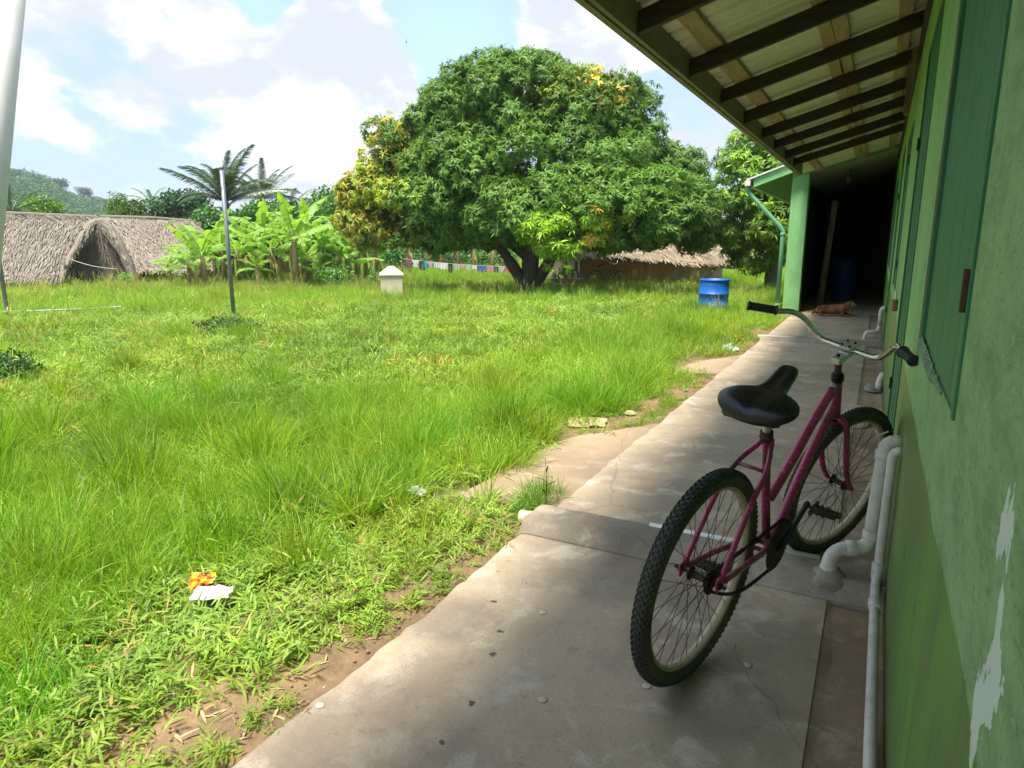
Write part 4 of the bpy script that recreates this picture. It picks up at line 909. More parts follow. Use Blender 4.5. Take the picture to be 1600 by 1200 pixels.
def leafquad(b, base, d, up, L, W, droop=.4, seg=3, var=.5, fold=.0):
    """one leaf: a bent strip tapering to its tip"""
    d = d.normalized(); side = d.cross(up)
    if side.length < 1e-3: side = Vector((1, 0, 0))
    side.normalize(); p = base.copy(); vs = []; dd = d.copy()
    ws = {2: [.55, 1, 0], 3: [.35, 1, .7, 0], 4: [.7, 1, .85, .5, 0]}[seg]
    for i in range(seg + 1):
        w = W * ws[i] / 2
        if i < seg: vs += [p - side * w, p + side * w]
        else: vs += [p]
        dd = (dd + Vector((0, 0, -droop / seg))).normalized(); p = p + dd * (L / seg)
    fs = [(2 * i, 2 * i + 1, 2 * i + 3, 2 * i + 2) for i in range(seg - 1)] + [(2 * seg - 2, 2 * seg - 1, 2 * seg)]
    b.add(vs, fs, var)
def rv(R, lo, hi): return R.uniform(lo, hi)
def rosettes(n=4, leaves=18, L=.215, W=.048, mat='mango', droop=1.3, spread=.06):
    out = []
    for k in range(n):
        R = random.Random(k + 11); b = MB()
        for i in range(leaves):
            az = R.uniform(0, 2 * math.pi); el = R.uniform(-.35, .9); d = Vector((math.cos(az) * math.cos(el), math.sin(az) * math.cos(el), math.sin(el)))
            leafquad(b, d * R.uniform(0, spread) , d, Vector((R.uniform(-.3, .3), R.uniform(-.3, .3), 1)), L * R.uniform(.7, 1.2), W * R.uniform(.8, 1.15), droop * R.uniform(.5, 1.2), 3, R.random())
        out.append(b.mesh('leaf_rosette', M[mat]))
    return out
C_mango = proto_collection('mango_rosette', rosettes())
def clumps(n=4, leaves=40, r=.35, L=.12, W=.07, mat='leaf'):
    out = []
    for k in range(n):
        R = random.Random(k + 31); b = MB()
        for i in range(leaves):
            d = Vector((R.gauss(0, 1), R.gauss(0, 1), R.gauss(.3, 1))).normalized(); p = d * r * R.uniform(.3, 1)
            dd = (d + Vector((R.gauss(0, .6), R.gauss(0, .6), R.gauss(0, .6)))).normalized()
            leafquad(b, p, dd, Vector((R.gauss(0, .5), R.gauss(0, .5), 1)), L * R.uniform(.7, 1.2), W * R.uniform(.8, 1.2), .4, 2, R.random())
        out.append(b.mesh('leaf_clump', M[mat]))
    return out
C_clump = proto_collection('broad_clump', clumps())
def tufts(kind, n=5):
    out = []
    for k in range(n):
        R = random.Random(k + 51); b = MB()
        if kind == 'tall':
            for i in range(46):
                az = R.uniform(0, 6.283); r = .07 * math.sqrt(R.random()); az2 = az + R.uniform(-.7, .7); el = R.uniform(.85, 1.5)
                d = Vector((math.cos(az2) * math.cos(el), math.sin(az2) * math.cos(el), math.sin(el)))
                leafquad(b, Vector((r * math.cos(az), r * math.sin(az), 0)), d, Vector((R.uniform(-1, 1), R.uniform(-1, 1), .6)), R.uniform(.16, .38), R.uniform(.0040, .0068), R.uniform(.3, 1.5), 4, R.random() ** 1.3)
        elif kind == 'turf':
            for s in range(6):
                az = R.uniform(0, 6.283); p = Vector((R.uniform(-.11, .11), R.uniform(-.11, .11), R.uniform(0, .02))); st = Vector((math.cos(az), math.sin(az), R.uniform(.15, .9))).normalized()
                for i in range(7):
                    p2 = p + st * (i * .018); a2 = az + (1 if i % 2 else -1) * R.uniform(.5, 1.3); el = R.uniform(.1, .9); d = Vector((math.cos(a2) * math.cos(el), math.sin(a2) * math.cos(el), math.sin(el)))
                    leafquad(b, p2, d, Vector((R.uniform(-.3, .3), R.uniform(-.3, .3), 1)), R.uniform(.045, .085), R.uniform(.0085, .0130), R.uniform(.2, .9), 3, R.random())
        elif kind == 'lawn':
            for i in range(60):
                az = R.uniform(0, 6.283); el = R.uniform(.3, 1.4); d = Vector((math.cos(az) * math.cos(el), math.sin(az) * math.cos(el), math.sin(el)))
                leafquad(b, Vector((R.uniform(-.13, .13), R.uniform(-.13, .13), 0)), d, Vector((R.uniform(-.6, .6), R.uniform(-.6, .6), 1)), R.uniform(.05, .12), R.uniform(.006, .010), R.uniform(.2, 1.0), 3, R.random())
        elif kind == 'seed':
            for i in range(12):
                az = R.uniform(0, 6.283); el = R.uniform(1.05, 1.5); d = Vector((math.cos(az) * math.cos(el), math.sin(az) * math.cos(el), math.sin(el))); L = R.uniform(.35, .6); base = Vector((R.uniform(-.08, .08), R.uniform(-.08, .08), 0))
                leafquad(b, base, d, Vector((R.uniform(-1, 1), R.uniform(-1, 1), .3)), L, .0028, .35, 4, .6)
                for j in range(9):
                    q = base + d * L * (.72 + .03 * j) + Vector((0, 0, -.012 * j * .3)); leafquad(b, q, (d + Vector((R.gauss(0, .6), R.gauss(0, .6), 0))).normalized(), Vector((0, 0, 1)), .035, .004, .3, 2, .6)
        out.append(b.mesh('tuft_' + kind, M['turf'] if kind in ('turf', 'lawn') else M['grass']))
    return out
C_grass = proto_collection('grass_tuft', tufts('tall') + tufts('turf') + tufts('lawn') + tufts('seed', 3))   # 0-4, 5-9, 10-14, 15-17

# ================================================================== grass field
def sector(n, r0, r1, a0, a1):                           # a: degrees left of +Y
    r = np.sqrt(rng.uniform(r0 * r0, r1 * r1, n)); a = np.radians(rng.uniform(a0, a1, n)); return -r * np.sin(a), r * np.cos(a), r
def fn(x, y, s): return 0.5 + 0.25 * (np.sin(x * 1.31 * s + y * .73 * s + 1.3) + np.sin(-x * .67 * s + y * 1.57 * s + 4.1)) + 0.14 * np.sin(x * 3.7 * s + 2 * np.sin(y * 2.9 * s))
def smooth(t): t = np.clip(t, 0, 1); return t * t * (3 - 2 * t)
bares = [(onz(px, py, -.03), r * .52) for px, py, r in ((470, 1060, .16), (540, 1035, .10), (250, 1160, .20), (330, 1130, .10), (900, 668, .22), (960, 655, .28), (1010, 630, .25), (1055, 610, .2), (740, 720, .18), (800, 700, .22), (1165, 520, .55), (1090, 560, .35), (690, 770, .10), (1190, 437, 1.2), (1150, 436, 1.0), (1070, 445, .8))]
def keep_mask(x, y, r):
    edge = WX - 0.015 - 0.035 * fn(x, y, 3.0)
    k = x < edge
    # sloping slabs stay clear
    t = np.clip((y - 3.55) / 1.45, 0, 1); ow = -1.40 - .57 * (1 - t ** 2.6)
    k &= ~((y > 3.06) & (y < 4.95) & (x > ow - .02))
    t = (y - 7.4) / 1.4; ow2 = -1.41 - .50 * np.clip(1 - t * t, 0, 1)
    k &= ~((y > 7.2) & (y < 8.7) & (x > ow2 - .02))
    for (c, rr) in bares:
        d = np.hypot(x - c.x, (y - c.y) * .6) / rr; k &= (d > .75 + .5 * rng.random(len(x)))
    k &= ~((x > -1.72) & (y > 14.2))
    return k
def tallness(x, y, r):
    n = fn(x, y, .55); n2 = fn(x + 9, y - 3, 1.6)
    band = smooth((r - 2.3) / 1.0) * (1 - smooth((r - 5.6 - n * 1.4) / 1.2))
    walk = smooth((x + 4.0) / 1.2) * smooth((y - 3.3) / .8)
    far = smooth((r - 15) / 5.0)
    leafy = smooth((x + 2.6 + .5 * n2) / .6) * (1 - smooth((y - 2.9) / .5))
    T = np.maximum(np.maximum(band, walk), far * .7) * (1 - .9 * leafy)
    return np.clip(T * (0.55 + 0.75 * n2), 0, 1)
PT, RT, ST, TT, IT = [], [], [], [], []
def put(x, y, idx, sc, tint, tilt=.18):
    n = len(x)
    if n == 0: return
    PT.append(np.stack([x, y, zg(x, y) - .004], 1)); RT.append(np.stack([rng.normal(0, tilt, n), rng.normal(0, tilt, n), rng.uniform(0, 6.283, n)], 1))
    ST.append(np.asarray(sc) * np.ones(n)); TT.append(tint); IT.append(idx)
def tints(x, y, lo=.8, hi=1.2, yellow=.5):
    n = len(x); v = rng.uniform(lo, hi, n) * (.88 + .28 * fn(x, y, .8)); w = fn(x + 5, y, 1.1) * yellow + rng.normal(0, .10, n)
    return np.stack([v * (1 + .45 * w), v * (1 + .05 * w), v * (1 - .2 * w)], 1)
for (r0, r1, dens, sc, big) in ((0.8, 3.2, 230, .92, .78), (3.2, 6.5, 130, .85, .92), (6.5, 13, 50, 1.08, 1.3), (13, 22, 21, 1.7, 1.7), (22, 36, 9, 2.2, 2.2), (36, 60, 2.2, 3.0, 2.6)):
    a0, a1 = -8 if r0 < 20 else -6, 80
    area = .5 * (r1 * r1 - r0 * r0) * math.radians(a1 - a0); n = int(area * dens)
    x, y, r = sector(n, r0, r1, a0, a1); k = keep_mask(x, y, r); x, y, r = x[k], y[k], r[k]; T = tallness(x, y, r)
    okp = np.hypot(x + 2.20, y - 1.60) > .09; x, y, r, T = x[okp], y[okp], r[okp], T[okp]
    u = rng.random(len(x)); tall = (u < T * .80) & (np.hypot(x + 2.10, y - 1.50) > .34)
    # tall blades
    xs, ys_, rs = x[tall], y[tall], r[tall]; edge = np.clip((WX - xs) / .35, .45, 1)
    put(xs, ys_, rng.integers(0, 5, len(xs)), sc * rng.uniform(.6, 1.15, len(xs)) * (.72 + .5 * np.clip(fn(xs * 2.1, ys_ * 2.1, 1.7), 0, 1)) * edge * (.62 if r0 > 20 else .72 if r0 > 12 else 1), tints(xs, ys_, .75, 1.25, .5), .14)
    lo = ~tall; xs, ys_, rs = x[lo], y[lo], r[lo]; edge = np.clip((WX - xs) / .2, .75, 1)
    nearl = rs < 7
    idx = np.where(nearl | (rng.random(len(xs)) < .3), rng.integers(5, 10, len(xs)), rng.integers(10, 15, len(xs)))
    tl = tints(xs, ys_, .75, 1.25, .3); dd = rng.random(len(xs)) < .02; tl[dd] *= np.array([2.0, .95, 2.0]); put(xs, ys_, idx, big * rng.uniform(.6, 1.25, len(xs)) * edge, tl, .25)
    # seed stalks, few
    s = (rng.random(len(x)) < (.015 if r0 < 6 else .035 if r0 < 20 else .06)) & (T > .3)
    tt = tints(x[s], y[s], .8, 1.1, .5) * np.array([1.55, 1.0, 3.2]); put(x[s], y[s], rng.integers(15, 18, s.sum()), sc * .75 * rng.uniform(.7, 1.1, s.sum()), tt, .15)
# tall rank grass with straw colour before the left huts and the bananas
def rank(pxs, d0, d1, n, tint, sc, idx0=0, idx1=5, zz=0):
    px = rng.uniform(pxs[0], pxs[1], n); d = rng.uniform(d0, d1, n); x = np.empty(n); y = np.empty(n)
    for i in range(n): p = at(px[i], 438, d[i]); x[i] = p.x; y[i] = p.y
    put(x, y, rng.integers(idx0, idx1, n), sc * rng.uniform(.7, 1.2, n), np.array(tint) * rng.uniform(.8, 1.2, (n, 1)), .12)
rank((-80, 300), 27.5, 29.5, 300, (1.3, .95, 1.6), 1.0); rank((-80, 300), 27.5, 29.5, 90, (1.7, .95, 4), .8, 15, 18)
rank((290, 640), 25, 27.5, 220, (1.2, .92, 1.3), 1.0); rank((290, 640), 25, 27.5, 110, (1.6, .9, 4), .85, 15, 18)
rank((560, 900), 22.5, 24.5, 160, (1.2, .95, 1.6), .85); rank((560, 900), 22.5, 24.5, 80, (1.6, .9, 4), .8, 15, 18)
rank((640, 830), 31, 40, 350, (1.1, 1.05, 1.0), 2.0)
rank((1125, 1235), 29, 44, 260, (1.1, 1.05, 1.0), 1.8)
# weeds round the barrel and round the net poles, tufts at the corner of the sloping slab
def ringt(cx, cy, r0, r1, n, tint, sc, i0=0, i1=5):
    a = rng.uniform(0, 6.283, n); r = np.sqrt(rng.uniform(r0 * r0, r1 * r1, n)); put(cx + r * np.cos(a), cy + r * np.sin(a), rng.integers(i0, i1, n), sc * rng.uniform(.7, 1.15, n), np.array(tint) * rng.uniform(.8, 1.2, (n, 1)), .15)
ringt(-2.93, 14.3, .30, .65, 34, (.9, .9, .8), 1.15); ringt(-3.25, 14.0, 0, .35, 16, (.55, .62, .7), 1.5)
q = onz(850, 778, -.02); ringt(q.x - .02, q.y, 0, .12, 16, (.7, .85, .7), .5); q = onz(835, 800, -.02); ringt(q.x - .05, q.y, 0, .09, 14, (.6, .8, .7), .4)
q = onz(905, 640, -.05); ringt(q.x, q.y, 0, .28, 30, (.85, .95, .8), 1.15)
q = onz(720, 700, -.05); ringt(q.x - .1, q.y, 0, .4, 40, (.85, .95, .8), 1.05)
for k in range(120):                                       # tussocks
    rr_k = 2.3 + 10.5 * rng.random() ** 1.2; a_k = math.radians(rng.uniform(6, 78)); cx_, cy_ = -rr_k * math.sin(a_k), rr_k * math.cos(a_k)
    if cx_ > -1.75 - .12 * rr_k * 0 or math.hypot(cx_ + 2.1, cy_ - 1.5) < .45 or not keep_mask(np.array([cx_]), np.array([cy_]), None)[0]: continue
    if rr_k < 3.3 and rng.random() < .7: continue
    if rr_k > 7 and cx_ < -4.5 and rng.random() < .7: continue
    v_ = rng.uniform(.7, 1.15); ringt(cx_, cy_, 0, rng.uniform(.08, .2), int(rng.integers(5, 14)), (v_ * rng.uniform(.75, 1.35), v_, v_ * rng.uniform(.7, 1.1)), rng.uniform(.85, 1.25) * (.6 if rr_k < 3.3 else 1))
scatter('grass_field', C_grass, 18, np.concatenate(PT), np.concatenate(RT), np.concatenate(ST), np.concatenate(TT), idx=np.concatenate(IT), label='bright green uneven grass with taller tufts and seed stalks covering the field')
print('grass tufts', sum(len(p) for p in PT))

# dry bits: dead leaves, straw and crumbs of soil along the bare edge, a few blown onto the slab
M['debris'] = leafmat('dry_bits', (0.30, 0.20, 0.10), (0.46, 0.36, 0.20), 0.1, 0.85, .2); M['pebble'] = simple('pebbles', (0.30, 0.21, 0.13), .9, 0, .5, (.15, .1, .07), 40)
db = []
for k in range(6):
    R = random.Random(k + 90); b = MB()
    if k < 4:
        for i in range(3): a = R.uniform(0, 6.28); leafquad(b, Vector((R.uniform(-.03, .03), R.uniform(-.03, .03), .002)), Vector((math.cos(a), math.sin(a), .12)), Vector((0, 0, 1)), R.uniform(.03, .08), R.choice((.002, .003, .009)), .35, 3, R.random())
        db.append(b.mesh('dry_bit', M['debris']))
    else:
        for i in range(3): c = (R.uniform(-.03, .03), R.uniform(-.03, .03), .002); b.lathe([(.001, -.002), (.006, 0), (.0065, .003), (.003, .0065)], (R.uniform(-.3, .3), R.uniform(-.3, .3), 1), c, 6)
        db.append(b.mesh('pebble_bit', M['pebble']))
C_debris = proto_collection('debris', db)
def debris(name, n, x0, x1, y0, y1, sc, lab, onslab=False):
    x = rng.uniform(x0, x1, n); y = y0 + (y1 - y0) * rng.random(n) ** 1.4; z = np.full(n, .001) if onslab else zg(x, y) + .002
    t = rng.uniform(.6, 1.2, (n, 1)) * np.ones((n, 3)); scatter(name, C_debris, 6, np.stack([x, y, z], 1), np.stack([rng.normal(0, .1, n), rng.normal(0, .1, n), rng.uniform(0, 6.28, n)], 1), sc * rng.uniform(.5, 1.2, n), t, label=lab)
debris('dry_litter', 800, -2.0, -1.40, .6, 9, 1.0, 'dry leaves, straw and crumbs of soil along the edge of the walkway')
debris('slab_grit', 130, -1.36, -.05, .9, 9, .35, 'tiny dry bits blown onto the concrete', True)

# ================================================================== trees
def frame_at(px, py, dist, z=-.1):
    p = at(px, py, dist); p.z = (float(zg(p.x, p.y)) if z == -.1 else z); d = Vector((p.x, p.y, 0)).normalized(); return p, math.atan2(-d.x, d.y)      # x axis right of the line of sight, y axis away
def px_local(root, rz, px, py):                         # picture point on the upright plane through root -> local (x, z)
    ed = Vector((-math.sin(rz), math.cos(rz), 0)); er = Vector((math.cos(rz), math.sin(rz), 0)); d = ray(px, py); t = (root - CAMP).dot(ed) / d.dot(ed); p = CAMP + d * t
    return (p - root).dot(er), p.z - root.z
def crown_points(blobs, lump_r, per_lump, spacing, fill=.35, flat=.85, seed=0, zmin=.35):
    """blobs: ellipsoids (cx, cy, cz, rx, ry, rz); lumps sit on their skin, leaf clusters on the lumps"""
    G = np.random.default_rng(seed); B = np.array(blobs, float); pts = []; nor = []; lumps = []
    for i, (cx, cy, cz, rx, ry, rz_) in enumerate(B):
        area = 4 * math.pi * ((rx * ry) ** 1.6 / 3 + (rx * rz_) ** 1.6 / 3 + (ry * rz_) ** 1.6 / 3) ** (1 / 1.6); n = int(area / spacing ** 2)
        v = G.normal(size=(n, 3)); v /= np.linalg.norm(v, axis=1)[:, None]; c = B[i, :3] + v * B[i, 3:] * G.uniform(.86, 1.02, (n, 1))
        ok = np.ones(n, bool)
        for j in range(len(B)):
            if j != i: ok &= (((c - B[j, :3]) / B[j, 3:]) ** 2).sum(1) > .80
        ok &= c[:, 2] > .55
        c, v = c[ok], v[ok]; nn = v / B[i, 3:]; nn /= np.linalg.norm(nn, axis=1)[:, None]
        for k in range(len(c)): lumps.append((c[k], nn[k], lump_r * G.uniform(.65, 1.25)))
    L = lumps; out_p = []; out_n = []; out_l = []
    for li, (c, n, r) in enumerate(L):
        m = int(per_lump * (r / lump_r) ** 2); v = G.normal(size=(m, 3)); v /= np.linalg.norm(v, axis=1)[:, None]
        v[:, 2] = v[:, 2] * .9 + .15; s = (v * n).sum(1); v = v[s > -.35]; m = len(v)
        p = c + v * np.array([r, r, r * flat]) * G.uniform(.72, 1.05, (m, 1)); out_p.append(p); out_n.append(v); out_l.append(np.full(m, li))
    P = np.concatenate(out_p); N = np.concatenate(out_n); Li = np.concatenate(out_l)
    # inner leaves
    nf = int(len(P) * fill); i = G.integers(0, len(L), nf); C = np.array([l[0] for l in L]); Nn = np.array([l[1] for l in L])
    P2 = C[i] - Nn[i] * G.uniform(.2, 1.3, (nf, 1)) + G.normal(0, .25, (nf, 3)); P = np.concatenate([P, P2]); N = np.concatenate([N, G.normal(0, 1, (nf, 3)) * .4 + np.array([0, 0, .8])]); Li = np.concatenate([Li, i])
    k = P[:, 2] > zmin + .25 * np.sin(P[:, 0] * 1.7)
    return P[k], N[k], Li[k], C
def rot_from_normals(N, G, up=.5):
    N = N / np.linalg.norm(N, axis=1)[:, None]; N = N + np.array([0, 0, up]); N /= np.linalg.norm(N, axis=1)[:, None]
    az = np.arctan2(N[:, 1], N[:, 0]); inc = np.arccos(np.clip(N[:, 2], -1, 1)); out = np.empty_like(N)
    for i in range(len(N)):
        e = (Matrix.Rotation(az[i], 3, 'Z') @ Matrix.Rotation(inc[i], 3, 'Y') @ Matrix.Rotation(G.uniform(0, 6.28), 3, 'Z')).to_euler(); out[i] = e[:]
    return out
def limbs(t, trunk, branches, mat='bark', name='trunk'):
    b = MB(); b.tube(smoothpts([p for p, r in trunk], 4), list(np.interp(np.linspace(0, len(trunk) - 1, (len(trunk) - 1) * 4 + 1), range(len(trunk)), [r for p, r in trunk])), 12); o = b.build(name, M[mat], t, True, local=True)
    for br in branches:
        b = MB(); n = len(br); b.tube(smoothpts([p for p, r in br], 4), list(np.interp(np.linspace(0, n - 1, (n - 1) * 4 + 1), range(n), [r for p, r in br])), 8); b.build('limb', M[mat], t, True, local=True)
def tree(name, label, px, dist, pxblobs, coll, nproto, lump_r, per, spacing, sc, tint, trunk_r, group=None, depthk=.85, seed=1, fill=.35, tintfn=None, zroot=-.1, base_py=438, limbs_n=7, cat='tree', zmin=.35):
    root, rz = frame_at(px, base_py, dist, zroot); t = thing(name, label, cat, root, group, rz); bl = []
    for (cx, cy, rx, ry, *dep) in pxblobs:
        x, z = px_local(root, rz, cx, cy); x1, _ = px_local(root, rz, cx + rx, cy); _, z1 = px_local(root, rz, cx, cy - ry); RX, RZ = abs(x1 - x), abs(z1 - z)
        bl.append((x, dep[0] if dep else 0.0, z, RX, (dep[1] if len(dep) > 1 else RX * depthk), RZ))
    P, N, Li, C = crown_points(bl, lump_r, per, spacing, fill, seed=seed, zmin=zmin); G = np.random.default_rng(seed + 5)
    lt = G.uniform(.82, 1.2, len(C))[Li]; v = lt * G.uniform(.85, 1.15, len(P)); T = np.array(tint) * v[:, None]
    if tintfn is not None: T = tintfn(P, T, G, lambda a, b_: px_local(root, rz, a, b_), C, Li)
    o = scatter('crown', coll, nproto, P, rot_from_normals(N, G), sc * G.uniform(.8, 1.2, len(P)), T, parent=t)
    cz = np.mean([b_[2] for b_ in bl]); br = []; R = random.Random(seed)
    for i in range(limbs_n):
        tgt = C[R.randrange(len(C))]; tp = Vector(tgt) * .82; tp.z = tgt[2] * .9; s = Vector((R.uniform(-.1, .1) * trunk_r, 0, max(.7, cz * .30)))
        mid = s.lerp(tp, .5) + Vector((0, 0, .12 * tp.length)); br.append([(s, trunk_r * .55), (mid, trunk_r * .3), (tp, trunk_r * .08)])
    limbs(t, [(Vector((0, 0, -.15)), trunk_r * 1.35), (Vector((0, 0, .3)), trunk_r), (Vector((0, 0, max(.9, cz * .5))), trunk_r * .75), (Vector((0, 0, cz)), trunk_r * .4)], br)
    print(name, len(P)); return t
def mango_tint(P, T, G, loc, C, Li):
    def near(px, py, rpx, col, amt, front=True):
        x, z = loc(px, py); x1, _ = loc(px + rpx, py); r = abs(x1 - x); lc = C[Li]
        d = np.hypot(lc[:, 0] - x, lc[:, 2] - z) / r; k = (np.clip(1.25 - d, 0, 1) > G.random(len(P)) * .9) & (G.random(len(P)) < amt) & ((lc[:, 1] < .8) if front else True); T[k] = np.array(col) * G.uniform(.8, 1.25, (k.sum(), 1))
    near(578, 268, 62, (2.9, 1.55, 1.0), .85); near(560, 325, 48, (3.0, 1.45, 1.1), .85); near(612, 305, 50, (2.4, 1.7, .9), .7); near(585, 370, 65, (2.4, 1.25, 1.0), .7); near(620, 385, 40, (1.9, 1.05, 1.1), .4)
    for (a, b_) in ((895, 142), (935, 158), (965, 160), (912, 130), (948, 178), (610, 200)): near(a, b_, 11, (5.2, 2.3, 2.6), .7)
    near(870, 160, 28, (2.0, 1.5, .8), .4)
    return T
tree('mango_tree', 'huge spreading mango tree with a yellowing left side behind the field', 828, 23.7,
     [(795, 180, 128, 82), (925, 200, 98, 76), (728, 215, 72, 80), (830, 285, 205, 98), (1000, 298, 84, 74), (1050, 290, 40, 42), (1068, 345, 46, 48), (612, 232, 34, 36), (588, 325, 44, 62), (690, 325, 100, 58), (915, 335, 178, 50, -1.2, 2.6)],
     C_mango, 4, .60, 46, .66, .90, (1, 1, 1), .33, seed=3, tintfn=mango_tint, depthk=.66, limbs_n=16, fill=.5, zmin=1.0)
# bright low branch in front of the trunk: part of the same tree, its stronger sunlight put into the leaf tint
mt = [o for o in scene.objects if o.name == 'mango_tree'][0]
root, rz = mt.location.copy(), mt.rotation_euler.z; x, z = px_local(root, rz, 866, 366); bl = [(x, -3.4, z - .05, .85, .7, .5), (x - .6, -3.5, z - .1, .5, .5, .5), (x + .9, -3.5, z + .15, .5, .5, .35)]
P, N, Li, C = crown_points(bl, .30, 24, .5, .2, seed=9); G = np.random.default_rng(4); T = np.array((2.6, 2.2, 1.3)) * G.uniform(.8, 1.2, (len(P), 1)); kk = (P[:, 0] > x + .8) & (G.random(len(P)) < .5); T[kk] = np.array((5.5, 2.0, 2.0))
scatter('low_branch', C_mango, 4, P, rot_from_normals(N, G), 1.0 * G.uniform(.8, 1.2, len(P)), T, parent=mt)
b = MB(); b.tube(smoothpts([Vector((0, 0, 1.2)), Vector((x * .5, -1.8, z * .95)), Vector((x, -3.5, z))]), [.14] * 6 + [.09] * 6 + [.03], 8); b.build('limb', M['bark'], mt, True, local=True)
for s, a, z1 in ((-1, .75, 1.9), (1, .72, 1.9), (.35, .3, 2.1), (-.3, -.5, 2.0)):
    b = MB(); b.tube(smoothpts([Vector((0, 0, -.2)), Vector((s * .28, -.1, .45)), Vector((s * a, -.2, 1.2)), Vector((s * a * 2.2, -.4, z1 + .6))]), [.27] * 6 + [.20] * 6 + [.16] * 6 + [.10], 10); b.build('limb', M['bark'], mt, True, local=True)
tree('mango_tree', 'dark leafy tree partly hidden behind the green pillar and gutter', 1205, 25.5, [(1190, 275, 66, 66), (1150, 330, 42, 60), (1215, 350, 70, 55), (1172, 385, 42, 30), (1230, 300, 50, 60)], C_mango, 4, .55, 30, .70, 1.0, (1.15, 1.15, 1.0), .25, seed=8, depthk=.9,
     tintfn=lambda P, T, G, loc, C, Li: np.where((G.random(len(P)) < .25)[:, None], T * np.array([2.0, 1.6, 1.0]), T))
# ---- trees beyond the huts
tree('round_tree', 'round dark green tree behind the right part of the thatched roofs', 275, 50, [(272, 328, 36, 20), (295, 338, 22, 14), (250, 336, 20, 14)], C_clump, 4, .6, 16, .95, 1.5, (.45, .62, .55), .25, 'trees beyond the left huts', seed=12, limbs_n=3)
tree('feathery_tree', 'bright yellow green feathery tree rising over the left thatched roof', 68, 52, [(66, 326, 18, 5), (82, 330, 9, 4), (52, 330, 10, 5)], C_clump, 4, .45, 16, .62, 1.1, (2.2, 2.0, .9), .15, 'trees beyond the left huts', seed=13, limbs_n=4)
tree('loose_bush', 'loose olive bush sticking up above the middle of the thatched roofs', 190, 48, [(190, 325, 8, 13), (205, 333, 14, 6), (180, 334, 11, 5)], C_clump, 4, .4, 12, .62, 1.0, (1.4, 1.2, .9), .12, 'trees beyond the left huts', seed=14, limbs_n=4)
for k, (px, cy, rx, ry, d, tn, lab) in enumerate(((515, 328, 30, 14, 42, (1.0, 1.25, .8), 'green tree top showing over the right end of the banana plants'), (440, 352, 60, 18, 38, (.9, 1.2, .8), 'dark bushy tree behind the middle of the banana plants'), (350, 368, 50, 18, 38, (.8, 1.1, .8), 'dark bush behind the left banana plants below the big palm'),
                                            (700, 405, 90, 14, 44, (1.0, 1.3, .8), 'bush seen low under the mango crown beyond the washing line'), (1190, 405, 70, 14, 52, (1.2, 1.4, .8), 'pale bush far behind the green pillar'), (545, 340, 20, 32, 34, (1.3, 1.4, .8), 'light green bush between bananas and the yellowing mango side'))):
    tree('bushy_tree', lab, px, d, [(px, cy, rx, ry), (px - rx * .6, cy + ry * .5, rx * .5, ry * .7), (px + rx * .6, cy + ry * .5, rx * .5, ry * .7)], C_clump, 4, .6, 16, .95, 1.45, tn, .18, 'bushy trees behind the gardens', seed=20 + k, limbs_n=3)

# ---- palms
def frond_mesh(L, bend, seed, mat, nl=72, ll=.72):
    R = random.Random(seed); b = MB(); p = Vector((0, 0, 0)); pts = []; a = 0
    for i in range(25):
        pts.append(p.copy()); p = p + Vector((math.cos(-a), 0, math.sin(-a))) * (L / 24); a += bend / 24 * (.4 + 1.4 * i / 24)
    b.tube(pts, [.035 * (1 - i / 26) + .004 for i in range(25)], 5, var=.9)
    for k in range(nl):
        q = (.10 + .90 * k / nl) * 24; i = min(23, int(q)); c = pts[i].lerp(pts[i + 1], q - i); d = (pts[i + 1] - pts[i]).normalized()
        for s in (-1, 1):
            l = ll * (math.sin(math.pi * (.12 + .80 * k / nl))) ** .7 * R.uniform(.85, 1.1); out = (Vector((0, s, 0)) * R.uniform(.75, 1) + d * R.uniform(.55, .8) + Vector((0, 0, R.uniform(-.25, .35)))).normalized()
            leafquad(b, c, out, Vector((0, 0, 1)), l, .042, R.uniform(.7, 1.5), 4, R.random())
    return b.mesh('frond', M[mat])
fronds = {m: [frond_mesh(1, 0, 0, m)] for m in ()}
FR = {'palm': [frond_mesh(4.0, .9, 1, 'palm'), frond_mesh(3.7, 1.3, 2, 'palm'), frond_mesh(4.2, .6, 3, 'palm')], 'palm_light': [frond_mesh(4.0, 1.2, 4, 'palm_light')]}
def palm(px, py, dist, label, n, sc, mat='palm', th=None, elev=(5, 85), seed=0, group='palms beyond the gardens'):
    root, rz = frame_at(px, py, dist, -.1); _, hz = px_local(root, rz, px, py); t = thing('palm_tree', label, 'palm tree', root, group, rz); R = random.Random(seed)
    b = MB(); b.tube([(0, 0, -.1), (.03, 0, hz * .5), (0, 0, hz)], [.26 * sc, .22 * sc, .24 * sc], 12); b.build('trunk', M['bark'], t, True, local=True)
    for i in range(n):
        az = 2.4 * i + R.uniform(-.2, .2); el = rad(elev[1] - (elev[1] - elev[0]) * ((i + .5) / n) ** .8); Mx = Matrix.Translation((0, 0, hz)) @ Matrix.Rotation(az, 4, 'Z') @ Matrix.Rotation(-el, 4, 'Y') @ Matrix.Rotation(R.uniform(-.5, .5), 4, 'X') @ Matrix.Scale(sc * R.uniform(.85, 1.1), 4)
        inst('frond', FR[mat][i % len(FR[mat])], t, Mx)
    return t
palm(352, 316, 35, 'large palm with long arching fronds rising behind the banana plants', 27, .66, seed=1, elev=(22, 90))
palm(410, 312, 41, 'darker palm standing right of and behind the large palm', 24, .60, seed=2, elev=(15, 80))
palm(455, 325, 46, 'low palm with drooping fronds right of the darker palm', 10, .6, seed=6, elev=(0, 60))
